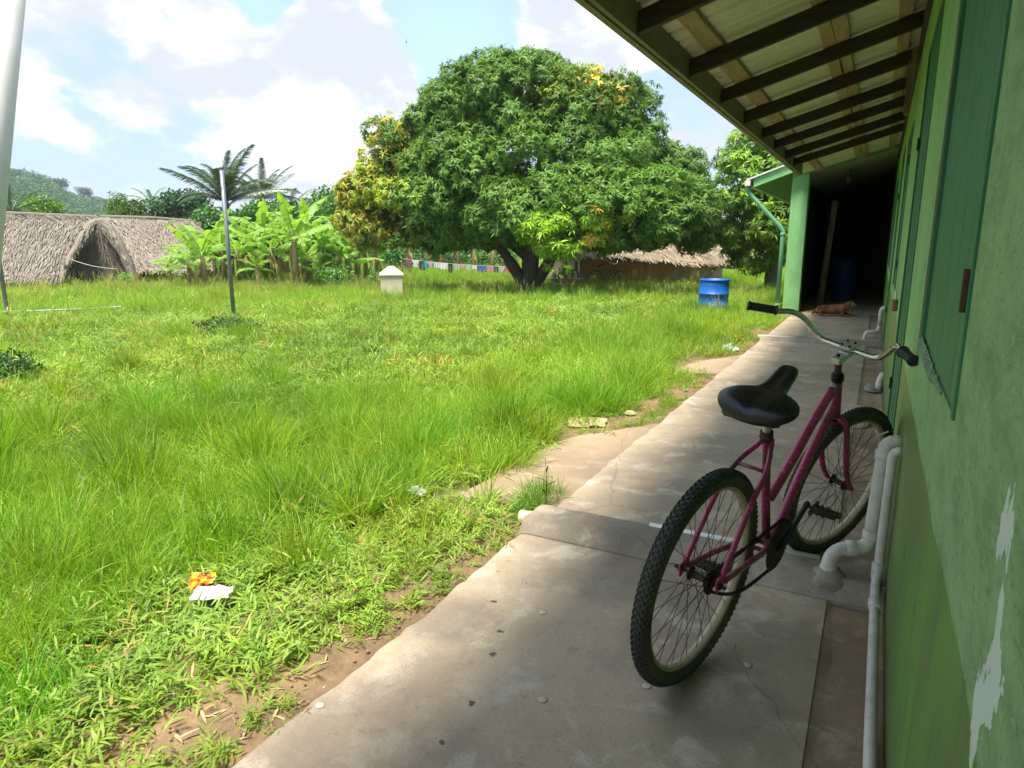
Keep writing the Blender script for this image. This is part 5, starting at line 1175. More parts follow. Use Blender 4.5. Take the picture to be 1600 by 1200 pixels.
palm(18, 331, 50, 'small palm behind the left thatched roof at the picture edge', 14, .5, 'palm', seed=3, elev=(10, 80)); palm(42, 330, 53, 'small palm beside the bright feathery tree', 10, .36, 'palm', seed=4, elev=(10, 80))
palm(237, 322, 55, 'pale little palm just left of the round dark tree', 12, .42, 'palm_light', seed=5, elev=(10, 85))

# ---- banana plants
def banana_leaf(L, W, bend, seed, mat='banana', fold=.35):
    R = random.Random(seed); b = MB(); n = 22; p = Vector((0, 0, 0)); a = 0; pts = []
    for i in range(n + 1): pts.append(p.copy()); p = p + Vector((math.cos(a), 0, math.sin(a))) * (L / n); a -= bend / n * (.3 + 1.5 * i / n)
    b.tube(pts[:-1], [.018 * (1 - i / n) + .004 for i in range(n)], 5, var=1.0)
    for s in (-1, 1):
        dz = R.uniform(-.1, .1)
        for i in range(2, n):
            q0, q1 = (i) / n, (i + 1) / n; w = lambda q: W / 2 * (math.sin(math.pi * min(1, (q - .06) / .94) ** .75) ** .6 if q < .999 else .02)
            if R.random() < .5: dz = R.uniform(-.75, .3)
            up0 = -fold + dz; gap = .0 if R.random() < .5 else R.uniform(.006, .022)
            e0 = Vector((.12 * w(q0), s * w(q0) * math.cos(up0), w(q0) * math.sin(up0) * 1.0)); e1 = Vector((.12 * w(q1), s * w(q1) * math.cos(up0), w(q1) * math.sin(up0)))
            m0 = e0 * .5 + Vector((0, 0, .02)); m1 = e1 * .5 + Vector((0, 0, .02)); A, B_ = pts[i], pts[i + 1]
            b.add([A, B_, B_ + m1, A + m0, B_ + e1 - Vector((gap, 0, 0)), A + e0 + Vector((gap, 0, 0))], [(0, 1, 2, 3), (3, 2, 4, 5)], R.uniform(.1, .9) if R.random() < .3 else .45)
    return b.mesh('leaf', M[mat])
BL = [banana_leaf(1.75, .50, 1.2, 1), banana_leaf(1.6, .46, 1.8, 2), banana_leaf(1.9, .52, .7, 3), banana_leaf(1.3, .42, .4, 4)]; BD = banana_leaf(1.3, .30, 2.2, 5, 'banana_dry', .9)
def banana(px, dist, h, sc, label, seed, nl=8, group='banana plants along the far side of the field'):
    h += .26; sc *= 1.02; root, rz = frame_at(px, 436, dist, -.1); R = random.Random(seed); t = thing('banana_plant', label, 'banana plant', root, group, R.uniform(0, 6.28))
    lean = R.uniform(-.12, .12); b = MB(); b.tube([(0, 0, -.05), (lean * .4, 0, h * .5), (lean, 0, h)], [.13 * sc, .105 * sc, .06 * sc], 10); b.build('stem', M['stem'], t, True, local=True)
    for i in range(nl):
        az = 2.4 * i + R.uniform(-.3, .3); el = rad(78 - 62 * (i / nl) ** .8 + R.uniform(-8, 8)); m = BL[3] if i == 0 else BL[R.randrange(3)]
        Mx = Matrix.Translation((lean, 0, h - .03 * i)) @ Matrix.Rotation(az, 4, 'Z') @ Matrix.Rotation(-el, 4, 'Y') @ Matrix.Rotation(R.uniform(-.3, .3), 4, 'X') @ Matrix.Scale(sc * R.uniform(.75, 1.1) * (.55 if i == 0 else 1), 4)
        if i == 0 and seed % 4: continue
        inst('leaf', m, t, Mx)
    for i in range(3 + seed % 2):
        az = R.uniform(0, 6.28); inst('dry_leaf', BD, t, Matrix.Translation((lean * .8, 0, h * R.uniform(.6, .9))) @ Matrix.Rotation(az, 4, 'Z') @ Matrix.Rotation(rad(R.uniform(20, 60)), 4, 'Y') @ Matrix.Scale(sc * R.uniform(.6, .9), 4))
spots = [(296, 28.5, .75, .72, 'short banana plant nearest the right thatched roof'), (322, 27.5, 1.15, .9, 'leftmost tall banana plant with upright bright leaves'), (268, 31, .5, .5, 'tiny banana plant half in front of the thatch'), (352, 30, 1.3, .9, 'banana plant directly behind the middle grey pole'), (375, 28.5, 1.25, .85, 'banana plant just right of the middle grey pole'), (392, 29.5, 1.5, .9, 'banana plant with two brown stems right of the grey pole'), (415, 31, 1.9, .95, 'banana plant before the darker palm'),
         (442, 30, 1.5, .85, 'banana plant left of the tallest one'), (463, 27.2, 1.85, 1.15, 'tallest banana plant in the middle of the row'), (485, 30, 1.9, 1.0, 'banana plant behind the tallest one on its right'), (508, 29, 1.5, .95, 'banana plant with wide leaves right of the tallest'), (530, 31, 1.7, 1.0, 'back banana plant near the right end of the row'), (545, 28, .95, .8, 'low banana plant with a leaning stem right of centre'), (572, 29.5, 1.35, .9, 'banana plant left of the cream tank'), (590, 32, 1.5, .9, 'banana plant under the yellowing mango side'), (560, 33, 1.9, .95, 'farther banana plant left of the mango crown'),
         (405, 27.5, .7, .55, 'young banana plant in front of the row'), (500, 27.5, .6, .5, 'small banana sucker at the foot of the tallest plant'),
         (640, 36, 1.6, .9, 'banana plant behind the left end of the washing line'), (668, 37, 1.6, .9, 'second banana plant behind the washing line'), (692, 36, 1.5, .9, 'third banana plant behind the washing line'), (718, 38, 1.7, .9, 'fourth banana plant behind the washing line'), (742, 36.5, 1.6, .9, 'fifth banana plant behind the washing line'), (770, 38, 1.6, .9, 'banana plant left of the mango trunk in the back'), (790, 37, 1.5, .85, 'banana plant right behind the mango trunk'),
         (1150, 38, 1.3, .8, 'banana plant right of the plank hut'), (1170, 37, 1.4, .8, 'second banana plant right of the plank hut'), (1188, 39, 1.5, .85, 'third banana plant right of the plank hut'), (1206, 37, 1.3, .8, 'fourth banana plant by the green pillar')]
spots += [(308, 30, 1.0, .85, 'banana plant between the leftmost two, slightly behind'), (338, 31.5, 1.5, .9, 'banana plant behind and left of the middle grey pole'), (428, 28.3, 1.2, .9, 'banana plant in front, left of the tallest one'), (450, 32.5, 2.1, 1.0, 'back banana plant whose leaves top the row left of centre'), (478, 28.2, 1.0, .85, 'short banana plant tight right of the tallest one'), (520, 28.4, 1.2, .95, 'front banana plant with drooping leaves right of centre'), (558, 30.5, 1.6, 1.0, 'banana plant with arching leaves before the yellow mango side'), (382, 32.5, 1.9, .95, 'back banana plant below the large palm')]
for k, (px, d, h, sc, lab) in enumerate(spots): banana(px, d, h, sc, lab, k + 3, 10 if d < 34 else 6)

# ================================================================== thatched huts
def thatch_mat(name, c1, c2, c3):
    t = NT(new_mat(name)); a = t.n('ShaderNodeAttribute', attribute_name='var'); v = t.pos(); n = t.noise(v, 1.2, 6, .6); n2 = t.noise(v, 18, 4, .6)
    c = t.mix(a.outputs['Fac'], c1, c2); c = t.mix(t.ramp(n, .4, .7, 0, .5), c, c3); c = t.mix(t.ramp(n2, .4, .7, 0, .3), c, tuple(q * .5 for q in c1)); return t.out(t.bsdf(c, .9, 0, t.bump(n2, .5, .02), .15).outputs[0])
M['thatch'] = thatch_mat('grey_thatch', (0.145, 0.122, 0.098), (0.35, 0.305, 0.25), (0.24, 0.20, 0.16)); M['thatch_tan'] = thatch_mat('tan_thatch', (0.20, 0.155, 0.10), (0.40, 0.33, 0.235), (0.29, 0.225, 0.155))
def thatch(parent, el, er, rr, rl, rows, per, ln, mat, name='thatch', seed=0, w=.05, thick=.22, lift=.10, under=True):
    """shaggy slope: a slab plus overlapping rows of straw; corners eave-left, eave-right, ridge-right, ridge-left"""
    R = random.Random(seed); el, er, rr, rl = map(Vector, (el, er, rr, rl)); nrm = (er - el).cross(rl - el).normalized()
    b = MB(); n = Vector(nrm) * .02; lo = [p - nrm * thick for p in (el, er, rr, rl)]; b.hexa(lo, [el - n, er - n, rr - n, rl - n], .2)
    b.build('roof_slab', M[mat], parent); s = MB()
    for j in range(rows + 1):
        q = j / rows
        for i in range(per):
            u = (i + R.random()) / per; qq = min(1.02, q + R.uniform(-.5, .5) / rows); p = el.lerp(er, u).lerp(rl.lerp(rr, u), qq); dn = (el.lerp(er, u) - rl.lerp(rr, u)).normalized(); sd = (er - el).normalized()
            sag = .05 * math.sin(u * 9 + seed) + .03 * math.sin(u * 23); h = lift * (.4 + .6 * R.random()); L = ln * R.uniform(.6, 1.25); ww = w * R.uniform(.5, 1.3); t0 = R.uniform(-.25, .25)
            a = p + nrm * (h * .25 + sag * (1 - q)); d2 = (dn + sd * t0 + nrm * R.uniform(.05, .26)).normalized(); c = a + d2 * L; c = c + Vector((0, 0, -.10 * L))
            s.add([a - sd * ww * .5, a + sd * ww * .5, c + sd * ww * .22, c - sd * ww * .22], [(0, 1, 2, 3)], min(1, max(0, R.gauss(.5, .28))))
    o = s.build(name, M[mat], parent, kind='stuff'); return o
zq = -.1
def P3(px, py, d): p = at(px, py, d); return p
h1 = thing('thatched_hut', 'large grey thatched hut with an open gable at the far left of the field', 'hut', at(60, 436, 31.5).xy.to_3d() + Vector((0, 0, zq)))
A_el, A_er, A_rr, A_rl = P3(-190, 431, 29.2), P3(98, 431, 30.2), P3(150, 341, 33.2), P3(-190, 332, 32.2)
for p in (A_el, A_er): p.z = .10
thatch(h1, A_el, A_er, A_rr, A_rl, 24, 210, .42, 'thatch', seed=1)
# back slope (closes the volume)
bk = Vector((A_rr.x, A_rr.y, 0)).normalized() * 5.2
thatch(h1, A_er + bk, A_el + bk, A_rl + Vector((0, 0, -.01)), A_rr + Vector((0, 0, -.01)), 7, 40, .5, 'thatch', name='back_thatch', seed=2, w=.12)
# gable: recessed woven wall, shaggy rake on both sides
apex = P3(153, 350, 33.0); gl, gr = P3(90, 433, 32.0), P3(212, 433, 32.8); gl.z = gr.z = -.3
thatch(h1, gl, gr, apex + Vector((.04, 0, 0)), apex - Vector((.04, 0, 0)), 12, 70, .5, 'thatch', name='gable_thatch', seed=3, w=.04, thick=.08, lift=.04)
def rake(parent, a, b_, n, L, seed, out, mat='thatch', rad_=.16):
    R = random.Random(seed); a, b_, out = Vector(a), Vector(b_), Vector(out).normalized(); s = MB(); s.tube([a, a.lerp(b_, .5) + Vector((0, 0, .05)), b_], [rad_ * 1.1, rad_, rad_ * .8], 10, var=.4)
    d = (b_ - a).normalized()
    for i in range(n):
        p = a.lerp(b_, R.random()); th = R.uniform(-1.2, 1.9); o = (out * math.cos(th) + Vector((0, 0, 1)) * math.sin(th)); q = p + o * rad_ * R.uniform(.5, 1.05)
        dd = (d * R.uniform(.2, .9) + Vector((0, 0, -1)) * R.uniform(.3, 1) + out * R.uniform(0, .6)).normalized(); l = L * R.uniform(.5, 1.2); w = .045 * R.uniform(.5, 1.2); sd = dd.cross(o).normalized()
        s.add([q - sd * w / 2, q + sd * w / 2, q + dd * l + sd * w * .2, q + dd * l - sd * w * .2], [(0, 1, 2, 3)], R.random())
    return s.build('rake_thatch', M[mat], parent, kind='stuff')
cd_ = -Vector((A_rr.x, A_rr.y, 0)).normalized()
arch = [(96, 434, 29.9), (104, 415, 30.2), (118, 388, 30.8), (134, 362, 31.3), (148, 350, 31.6), (164, 351, 31.6), (180, 372, 31.2), (196, 402, 30.9), (209, 434, 30.7)]
ap = [P3(*q) for q in arch]
for k in range(len(ap) - 1):
    low = k < 3
    a_, b_2 = (ap[k + 1], ap[k]) if k < 4 else (ap[k], ap[k + 1])
    rake(h1, a_, b_2, 200 if low else 330, .34 if low else .46, 20 + k, cd_, rad_=.10 if low else .19 if k > 2 else .14)
rake(h1, A_rl + Vector((0, 0, .02)), A_rr + Vector((0, 0, .04)), 1600, .35, 9, cd_, rad_=.10)
b = MB(); b.hexa([P3(150, 348, 31.2), P3(210, 432, 30.9), P3(215, 432, 33.5), P3(154, 344, 34)], [p + Vector((0, 0, .12)) for p in (P3(150, 348, 31.2), P3(210, 432, 30.9), P3(215, 432, 33.5), P3(154, 344, 34))]); b.build('side_slab', M['thatch'], h1)
b = MB(); b.tube([A_rl + Vector((0, 0, .02)), A_rl.lerp(A_rr, .5) + Vector((0, 0, .06)), A_rr + Vector((0, 0, .03))], [.07, .08, .07], 8, var=.5); b.build('ridge_roll', M['thatch'], h1, True)
b = MB(); b.tube([P3(100, 400, 30), P3(101, 434, 30)], .04, 8); b.build('corner_post', M['oldwood'], h1, True)
for k, (px, d) in enumerate(((20, 30.3), (-60, 30.3))):
    b = MB(); c = at(px, 434, d); b.tube([(c.x, c.y, -.15), (c.x, c.y, .3)], .07, 8); b.build('eave_post', M['oldwood'], h1, True)
h2 = thing('thatched_hut', 'grey thatched hut with a low ragged eave between the gable and the banana plants', 'hut', at(250, 432, 35).xy.to_3d() + Vector((0, 0, zq)))
B_el, B_er, B_rr, B_rl = P3(196, 424, 32.6), P3(335, 424, 33.6), P3(312, 346, 37.5), P3(156, 339, 36.2)
for p in (B_el, B_er): p.z = .22
thatch(h2, B_el, B_er, B_rr, B_rl, 22, 130, .42, 'thatch', seed=6); thatch(h2, B_er + bk, B_el + bk, B_rl + Vector((0, 0, -.01)), B_rr + Vector((0, 0, -.01)), 7, 30, .5, 'thatch', name='back_thatch', seed=7, w=.12)
b = MB(); b.tube([B_rl, B_rl.lerp(B_rr, .5) + Vector((0, 0, .04)), B_rr], [.06, .06, .06], 8); b.build('ridge_roll', M['thatch'], h2, True); rake(h2, B_rl, B_rr, 900, .35, 10, cd_, rad_=.09)
b = MB(); w0, w1 = B_el + (B_rl - B_el) * .12, B_er + (B_rr - B_er) * .12; dv = Vector((w0.x, w0.y, 0)).normalized() * .1
b.hexa([(w0.x, w0.y, -.3), (w1.x, w1.y, -.3), (w1.x + dv.x, w1.y + dv.y, -.3), (w0.x + dv.x, w0.y + dv.y, -.3)], [(w0.x, w0.y, .35), (w1.x, w1.y, .35), (w1.x + dv.x, w1.y + dv.y, .35), (w0.x + dv.x, w0.y + dv.y, .35)]); b.build('wall', M['oldwood'], h2)
b = MB(); a_, c_ = P3(100, 401, 29.8), P3(182, 420, 29.2); b.tube([a_.lerp(c_, i / 8) - Vector((0, 0, .10 * math.sin(math.pi * i / 8))) for i in range(9)], .014, 5); o = b.build('rope', M['rope'], None, False, tuple(a_)); tag(o, 'pale rope running from the hut corner down to the small bush', 'rope')
def small_bush(px, py, d, h, tint, label, n=40, spread=.5, sc=.6, cat='bush', name='bush', coll=None, npz=4, idx=None, group=None):
    root = onz(px, py, 0) if d is None else at(px, py, d); root.z = float(zg(root.x, root.y)); t = thing(name, label, cat, root, group); G = np.random.default_rng(int(px)); v = G.normal(size=(n, 3)); v /= np.linalg.norm(v, axis=1)[:, None]
    P = v * np.array([spread, spread, h * .5]) * G.uniform(.3, 1, (n, 1)) + np.array([0, 0, h * .5]); P[:, 2] = np.clip(P[:, 2], .03, 9)
    scatter('foliage', coll or C_clump, npz, P, rot_from_normals(v + np.array([0, 0, .4]), G), sc * G.uniform(.7, 1.2, n), np.array(tint) * G.uniform(.75, 1.25, (n, 1)), parent=t, idx=idx)
    b = MB(); 
    for k in range(4): b.tube([(0, 0, -.03), (G.uniform(-.3, .3) * spread, G.uniform(-.3, .3) * spread, h * .5), (G.uniform(-.7, .7) * spread, G.uniform(-.7, .7) * spread, h * .85)], [.012, .009, .004], 5)
    b.build('stem', M['bark'], t, True, local=True); return t
small_bush(194, 430, 30.2, .62, (2.2, 2.4, .9), 'bright green small bush at the foot of the gable', 30, .28, .5)
small_bush(356, 512, None, .20, (.50, .62, .40), 'dark low weed tuft around the foot of the middle grey pole', 90, .55, .30, 'weeds', 'weed_tuft')
small_bush(2, 580, None, .26, (.45, .62, .40), 'dark weed tuft cut by the left edge of the picture', 80, .42, .30, 'weeds', 'weed_tuft')
small_bush(395, 430, 28.4, .9, (1.3, 1.5, .8), 'leafy shrub low among the banana stems', 50, .6, .6)
small_bush(520, 432, 27.2, .9, (1.5, 1.7, .8), 'leafy light shrub right of the tallest banana plant', 60, .8, .6)
small_bush(590, 432, 27.6, .7, (1.3, 1.5, .8), 'leafy shrub left of the cream tank', 40, .5, .6)
# thin seedling at the slab corner
t = thing('seedling', 'thin upright seedling growing at the corner of the sloping slab', 'weed', onz(853, 792, -.02)); b = MB(); b.tube([(0, 0, 0), (.003, 0, .12), (-.006, 0, .27)], [.0022, .0018, .001], 5); b.build('stem', M['grass'], t, True, local=True); b = MB()
for k in range(9): a = k * 2.4; leafquad(b, Vector((0, 0, .04 + .025 * k)), Vector((math.cos(a), math.sin(a), .9)), Vector((0, 0, 1)), .075, .009, .8, 3, .3)
b.build('leaves', M['grass'], t, local=True)

# plank hut under the mango tree
M['plank_red'] = mat_planks('red_brown_planks', (0.55, 0.25, 0.10), (0.68, 0.36, 0.16), 0.85, (0.20, 0.13, 0.09), (5, 5, .6), .5); M['plank_grey'] = mat_planks('grey_brown_planks', (0.48, 0.36, 0.24), (0.58, 0.46, 0.33), 0.85, (0.15, 0.11, 0.08), (5, 5, .6), .5)
hc = at(1010, 436, 29.0); h3 = thing('plank_hut', 'long hut with reddish vertical plank wall and ragged tan thatch under the mango tree', 'hut', Vector((hc.x, hc.y, zq)))
WL_, WR_ = at(906, 436, 27.9), at(1128, 436, 29.8); WL_.z = WR_.z = -.2; wd = (WR_ - WL_); wl = wd.length; wd.normalize(); wn_ = Vector((wd.y, -wd.x, 0))
if wn_.dot(-WL_) < 0: wn_ = -wn_
npk = 34
for k in range(npk):
    q = k / npk; c = WL_ + wd * (wl * (q + .5 / npk)); w = wl / npk; top = 1.08 - .52 * q; R_ = Matrix((wd, -wn_, Vector((0, 0, 1)))).transposed()
    b = MB().box((c.x + wn_.x * random.uniform(0, .012), c.y + wn_.y * random.uniform(0, .012), top / 2 - .1), (w - random.uniform(.006, .018), .025, top + .2), R_); b.build('plank', M['plank_red'] if (q < .62 and k not in (9, 16)) else M['plank_grey'], h3)
b = MB(); c = (WL_ + WR_) / 2 - wn_ * .06; b.box((c.x, c.y, .3), (wl, .04, 1.0), Matrix((wd, -wn_, Vector((0, 0, 1)))).transposed()); b.build('inner_wall', M['oldwood'], h3)
lw = at(850, 436, 29.6); lw.z = -.2; ld = (WL_ - lw); lL = ld.length; ld.normalize()
for k in range(7):
    c = lw + ld * (lL * (k + .5) / 7); b = MB().box((c.x, c.y, .36), (lL / 7 - .02, .025, 1.1), Matrix((ld, Vector((-ld.y, ld.x, 0)), Vector((0, 0, 1)))).transposed()); b.build('plank', M['plank_grey'], h3)
eL, eR = at(876, 400, 27.5), at(1146, 409, 29.1); eL.z, eR.z = .92, .48; back = -wn_ * 3.1
eL2, eR2 = eL + wn_ * .25, eR + wn_ * .25; rL, rR = eL + back + Vector((0, 0, 1.6)), eR + back + Vector((0, 0, 1.45))
thatch(h3, eL2, eR2, rR, rL, 18, 170, .42, 'thatch_tan', seed=11, lift=.12); thatch(h3, eR2 + back * 2.1, eL2 + back * 2.1, rL - Vector((0, 0, .01)), rR - Vector((0, 0, .01)), 6, 30, .5, 'thatch_tan', name='back_thatch', seed=12, w=.12)
sL, sR = at(846, 404, 29.2), at(884, 402, 28.5); sL.z = sR.z = .85; thatch(h3, sL, sR + wd * .2, sR + back + Vector((0, 0, 1.5)), sL + back + Vector((0, 0, 1.5)), 14, 34, .42, 'thatch_tan', name='side_thatch', seed=13, lift=.12)
b = MB(); wq = WL_ + wd * wl * .93 + wn_ * .02; b.box((wq.x, wq.y, .30), (.20, .03, .22), Matrix((wd, -wn_, Vector((0, 0, 1)))).transposed()); b.build('window', M['dark'], h3)

# cream tank with a low pyramid lid
M['cream'] = simple('cream_render', (0.58, 0.52, 0.36), .8, 0, .4, (.35, .30, .2), 3, .2); M['cream_lid'] = simple('cream_lid', (0.66, 0.62, 0.48), .7, 0, .3, (.4, .36, .26), 3, .1)
c = at(612, 440, 21.6); t = thing('water_tank', 'small square cream tank with a low pointed lid left of the mango tree', 'tank', Vector((c.x, c.y, float(zg(c.x, c.y)) - .03)), rotz=rad(38))
t.scale = (.80, .80, 1.18)
MB().span(-.41, .41, -.41, .41, 0, .62).build('tank_body', M['cream'], t, local=True, bevel=.015)
b = MB(); b.hexa([(-.46, -.46, .622), (.46, -.46, .622), (.46, .46, .622), (-.46, .46, .622)], [(-.46, -.46, .67), (.46, -.46, .67), (.46, .46, .67), (-.46, .46, .67)]); b.hexa([(-.45, -.45, .671), (.45, -.45, .671), (.45, .45, .671), (-.45, .45, .671)], [(-.10, -.10, .86), (.10, -.10, .86), (.10, .10, .86), (-.10, .10, .86)]); b.build('lid', M['cream_lid'], t, local=True, bevel=.008)

# washing line
line0, line1 = at(628, 404, 31), at(797, 417, 31)
def lp(q): p = line0.lerp(line1, q); p.z -= .06 * math.sin(math.pi * q); return p
b = MB(); b.tube([lp(i / 20) for i in range(21)], .010, 5); o = b.build('washing_line', M['rope'], None, False, tuple(line0)); tag(o, 'washing line strung behind the field toward the mango trunk', 'washing line')
b = MB(); b.tube([(line0.x, line0.y, -.1), (line0.x, line0.y, line0.z + .1)], .03, 8); o = b.build('line_post', M['oldwood'], None, False, (line0.x, line0.y, -.1)); tag(o, 'thin wooden post holding the left end of the washing line', 'post')
gar = [(638, 9, 11, (.25, .08, .15), 'plum shirt, leftmost on the washing line', 's'), (649, 10, 9, (.62, .64, .68), 'white shirt near the left end of the line', 's'), (659, 8, 12, (.03, .05, .06), 'black trousers near the left end of the line', 't'), (664, 6, 9, (.05, .35, .42), 'teal cloth beside the black trousers', 'c'), (672, 9, 8, (.48, .38, .42), 'mauve grey shirt on the line', 's'), (682, 9, 7, (.55, .56, .62), 'pale lilac towel on the line', 'c'), (693, 11, 8, (.68, .68, .72), 'white sheet left of the dark trousers', 'c'), (703, 6, 12, (.03, .03, .05), 'dark narrow trousers in the middle of the line', 't'), (713, 10, 8, (.35, .45, .38), 'grey green shirt in the middle of the line', 's'),
       (722, 6, 5, (.6, .30, .34), 'small pink cloth in the middle of the line', 'c'), (731, 7, 6, (.45, .47, .55), 'small grey cloth right of the pink one', 'c'), (741, 9, 5, (.60, .62, .60), 'short white cloth left of the blue sheet', 'c'), (752, 15, 8, (.03, .09, .42), 'wide royal blue sheet on the line', 'c'), (766, 10, 7, (.58, .22, .30), 'pink patterned cloth right of the blue sheet', 'c'), (775, 6, 8, (.03, .03, .04), 'black shorts right of the pink cloth', 't'), (784, 10, 7, (.45, .42, .62), 'lilac shirt near the mango trunk', 's'), (794, 6, 8, (.70, .05, .14), 'red cloth, rightmost on the line', 'c')]
for (px, w, h, colr, lab, kd) in gar:
    q = (px - 628) / 169; c = lp(q); m = simple('cloth_' + lab.split(' ')[0], colr, .9, 0, .2, kind='Object'); s = 31 / 1063; W, H = w * s, h * s * 1.15; ax_ = (line1 - line0).normalized(); nn = Vector((-ax_.y, ax_.x, 0)); b = MB(); n = 8
    def shp(u, v):                                        # half width by drop
        if kd == 's': return 1.0 if v < .35 else .62
        return 1.0
    vs = []; fs = []; m_ = 7
    for j in range(m_):
        v = j / (m_ - 1)
        for i in range(n):
            u = (i / (n - 1) - .5) * shp(0, v); p = c + ax_ * u * W + Vector((0, 0, -v * H)) + nn * .02 * math.sin(i * 2.1 + px) * v; vs.append(p)
    for j in range(m_ - 1):
        for i in range(n - 1):
            if kd == 't' and j > 1 and i == 3: continue
            fs.append((j * n + i, j * n + i + 1, (j + 1) * n + i + 1, (j + 1) * n + i))
    b.add(vs, fs); o = b.build({'s': 'shirt', 't': 'trousers', 'c': 'cloth'}[kd], m, None, False, tuple(c)); sd = o.modifiers.new('thick', 'SOLIDIFY'); sd.thickness = .012; tag(o, lab, {'s': 'shirt', 't': 'trousers', 'c': 'cloth'}[kd], 'washing on the line')

# basin with plants and bags in front of the plank hut
c = at(886, 441, 25.3); t = thing('wooden_trough', 'low wooden trough in the grass left of the plank hut', 'trough', Vector((c.x, c.y, -.12)))
b = MB(); b.hexa([(-.42, -.22, 0), (.42, -.22, 0), (.42, .22, 0), (-.42, .22, 0)], [(-.55, -.30, .16), (.55, -.30, .16), (.55, .30, .16), (-.55, .30, .16)]); b.build('trough_body', M['plank_grey'], t, local=True, bevel=.02)
small_bush(884, 436, 25.2, .55, (1.8, 2.0, .7), 'leafy plants and weeds piled in the wooden trough', 34, .30, .38, 'plants', 'trough_plants'); o = [q for q in scene.objects if q.name.startswith('trough_plants')][0]; o.location.z = .02
crumple('white_bag', 'white bag lying at the left end of the trough', 'bag', tuple(at(868, 432, 25.0).xy) + (.05,), .30, .26, .26, M['white_plastic'], 21)
crumple('pale_bag', 'grey and white bag leaning at the back of the trough', 'bag', tuple(at(892, 428, 25.9).xy) + (.30,), .30, .22, .26, M['blue_print'], 22)
for k, (px, tilt) in enumerate(((896, .35), (902, -.2))):
    c = at(px, 438, 25.6); b = MB().box((c.x, c.y, .25), (.07, .03, .8), (0, tilt, .2)); o = b.build('board', M['thatch_tan'], None, False, (c.x, c.y, -.1)); tag(o, ('pale board leaning left over the trough', 'pale board leaning right over the trough')[k], 'board')
# dark motorbike-like bicycle leaning at the plank wall
bk2 = make_bike('bicycle', 'dark bicycle parked against the reddish plank wall', 'bicycle', M['darkpaint']); c = at(930, 438, 27.3); c.z = float(zg(c.x, c.y)); a = (Vector((wd.x, wd.y, 0)).normalized() + wn_ * .9).normalized(); rr2 = Vector((a.y, -a.x, 0)); lean2 = .05
up2 = (Vector((0, 0, 1)) * math.cos(lean2) + rr2 * math.sin(lean2)).normalized(); rr3 = a.cross(up2)
bk2.matrix_world = Matrix.Translation(c) @ Matrix((rr3, a, up2)).transposed().to_4x4() @ Matrix.Scale(.95, 4)

# ================================================================== hill and far woods
gx_ = np.linspace(0, 1, 70); hv = []; hf = []
ridge = [(-260, 250), (-150, 262), (-60, 270), (0, 268), (30, 270), (70, 285), (110, 298), (150, 311), (180, 322), (230, 334), (330, 348), (480, 366), (600, 380)]
rp = np.array(ridge, float); npx = 80; nd = 16; pxs = np.linspace(-260, 600, npx)
for i, px in enumerate(pxs):
    ry = np.interp(px, rp[:, 0], rp[:, 1]) + 6
    for j in range(nd):
        q = j / (nd - 1); d = 260 + 220 * q; e = at(px, ry, 480); top = e.z; p = at(px, 400, d); z = -3 + (top + 3) * (smooth(q) ** .9) + 2.0 * math.sin(px * .05 + q * 5); hv.append((p.x, p.y, z))
    hv.append((at(px, 400, 700).x, at(px, 400, 700).y, -3))
mcol = nd + 1
for i in range(npx - 1):
    for j in range(nd): hf.append((i * mcol + j, (i + 1) * mcol + j, (i + 1) * mcol + j + 1, i * mcol + j + 1))
M['hillground'] = simple('hill_ground', (0.05, 0.09, 0.03), .95, 0, .4, (.02, .03, .015), .05)
o = MB().add(hv, hf).build('hill', M['hillground'], None, True); tag(o, kind='structure')
G = np.random.default_rng(77); n = 15000; hv = np.array(hv).reshape(npx, mcol, 3); i = G.uniform(0, npx - 2, n); j = G.uniform(0, nd - 1.05, n); i0 = i.astype(int); j0 = j.astype(int); fi = (i - i0)[:, None]; fj = (j - j0)[:, None]
Pq = (hv[i0, j0] * (1 - fi) + hv[i0 + 1, j0] * fi) * (1 - fj) + (hv[i0, j0 + 1] * (1 - fi) + hv[i0 + 1, j0 + 1] * fi) * fj; Pq[:, 2] += G.uniform(0, 2.6, n)
tn = np.array((.55, .80, .50)) * G.uniform(.6, 1.4, (n, 1)) * np.where(G.random((n, 1)) < .15, np.array((1.7, 1.5, 1.0)), 1.0)
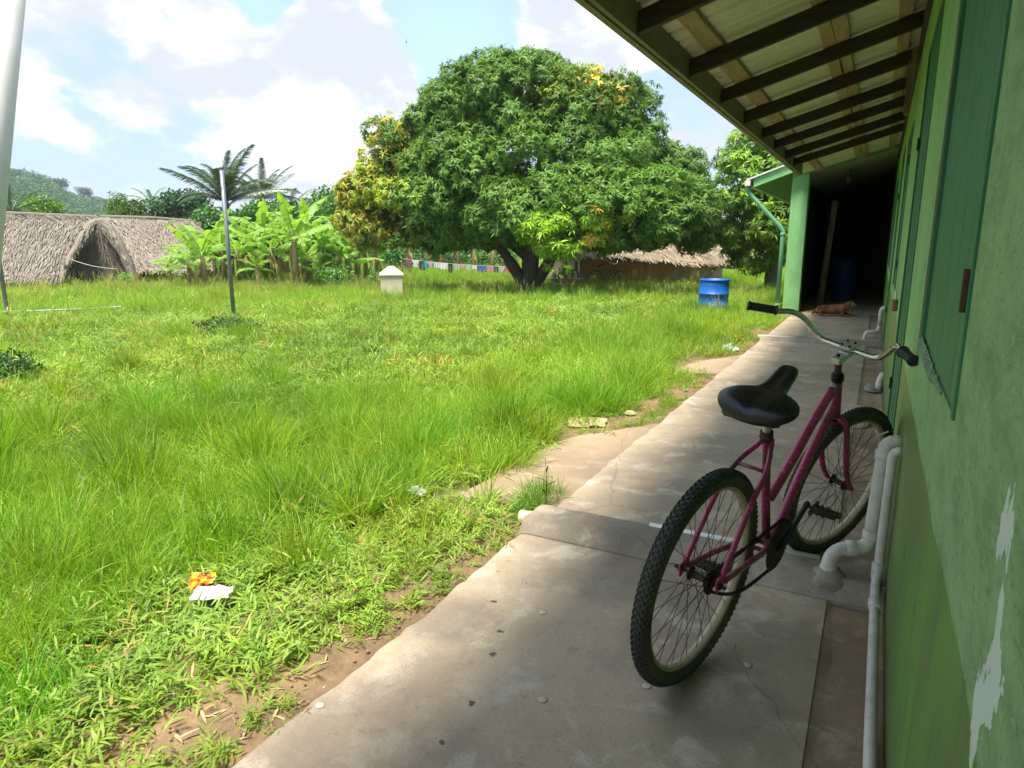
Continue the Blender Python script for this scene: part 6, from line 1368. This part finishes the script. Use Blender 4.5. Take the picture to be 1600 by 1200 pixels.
scatter('hill_forest', C_clump, 4, Pq, G.uniform(-.4, .4, (n, 3)) + np.array([0, 0, 1]) * G.uniform(0, 6, (n, 1)), np.stack([G.uniform(5, 9, n)] * 2 + [G.uniform(3.5, 6.5, n)], 1), tn, label='dense forest covering the far hill')
for k, (px, py, w) in enumerate(((34, 271, 9), (52, 276, 4), (66, 281, 6), (88, 287, 13), (130, 301, 8), (18, 271, 5))):
    tree('ridge_tree', ['broad flat topped tree highest on the hill ridge', 'small tree on the ridge right of the highest one', 'round tree on the ridge before the slope', 'wide flat tree halfway down the hill ridge', 'small dark tree low on the hill ridge', 'tiny tree at the left of the hill crest'][k], px, 470, [(px, py, w, 2.6), (px + w * .4, py + 1.5, w * .5, 2.0)], C_clump, 4, 2.0, 9, 2.4, 4.2, (.42, .55, .42), .35, 'lone trees on the hill ridge', seed=40 + k, limbs_n=3, zroot=at(px, py + 13, 470).z, base_py=py)
# distant wood that closes the horizon all round the field
n = 5200; a = np.radians(G.uniform(-60, 100, n)); r = G.uniform(75, 130, n); P = np.stack([-r * np.sin(a), r * np.cos(a), G.uniform(-.5, 1, n) * (1.6 + .8 * np.sin(a * 17) + .6 * np.sin(a * 41)) + .9], 1)
leftk = (np.degrees(a) > 44); P[leftk, 2] = P[leftk, 2] * .3 - 1.6
tn = np.array((.95, 1.2, .7)) * G.uniform(.6, 1.3, (n, 1)); scatter('far_wood', C_clump, 4, P, G.uniform(-.4, .4, (n, 3)), G.uniform(3, 6, n), tn, label='low distant wood closing the horizon behind the gardens')
# ================================================================== air
m = new_mat('haze_air'); t_ = NT(m); pv_ = t_.n('ShaderNodeVolumePrincipled'); pv_.inputs['Color'].default_value = (.80, .88, 1, 1); pv_.inputs['Density'].default_value = 0.0004; pv_.inputs['Anisotropy'].default_value = 0.2
o_ = t_.n('ShaderNodeOutputMaterial'); t_.l(pv_.outputs[0], o_.inputs['Volume'])
hz_ = MB().span(-1520, 1520, -1520, 1520, -8, 60).build('haze', m); hz_['kind'] = 'stuff'
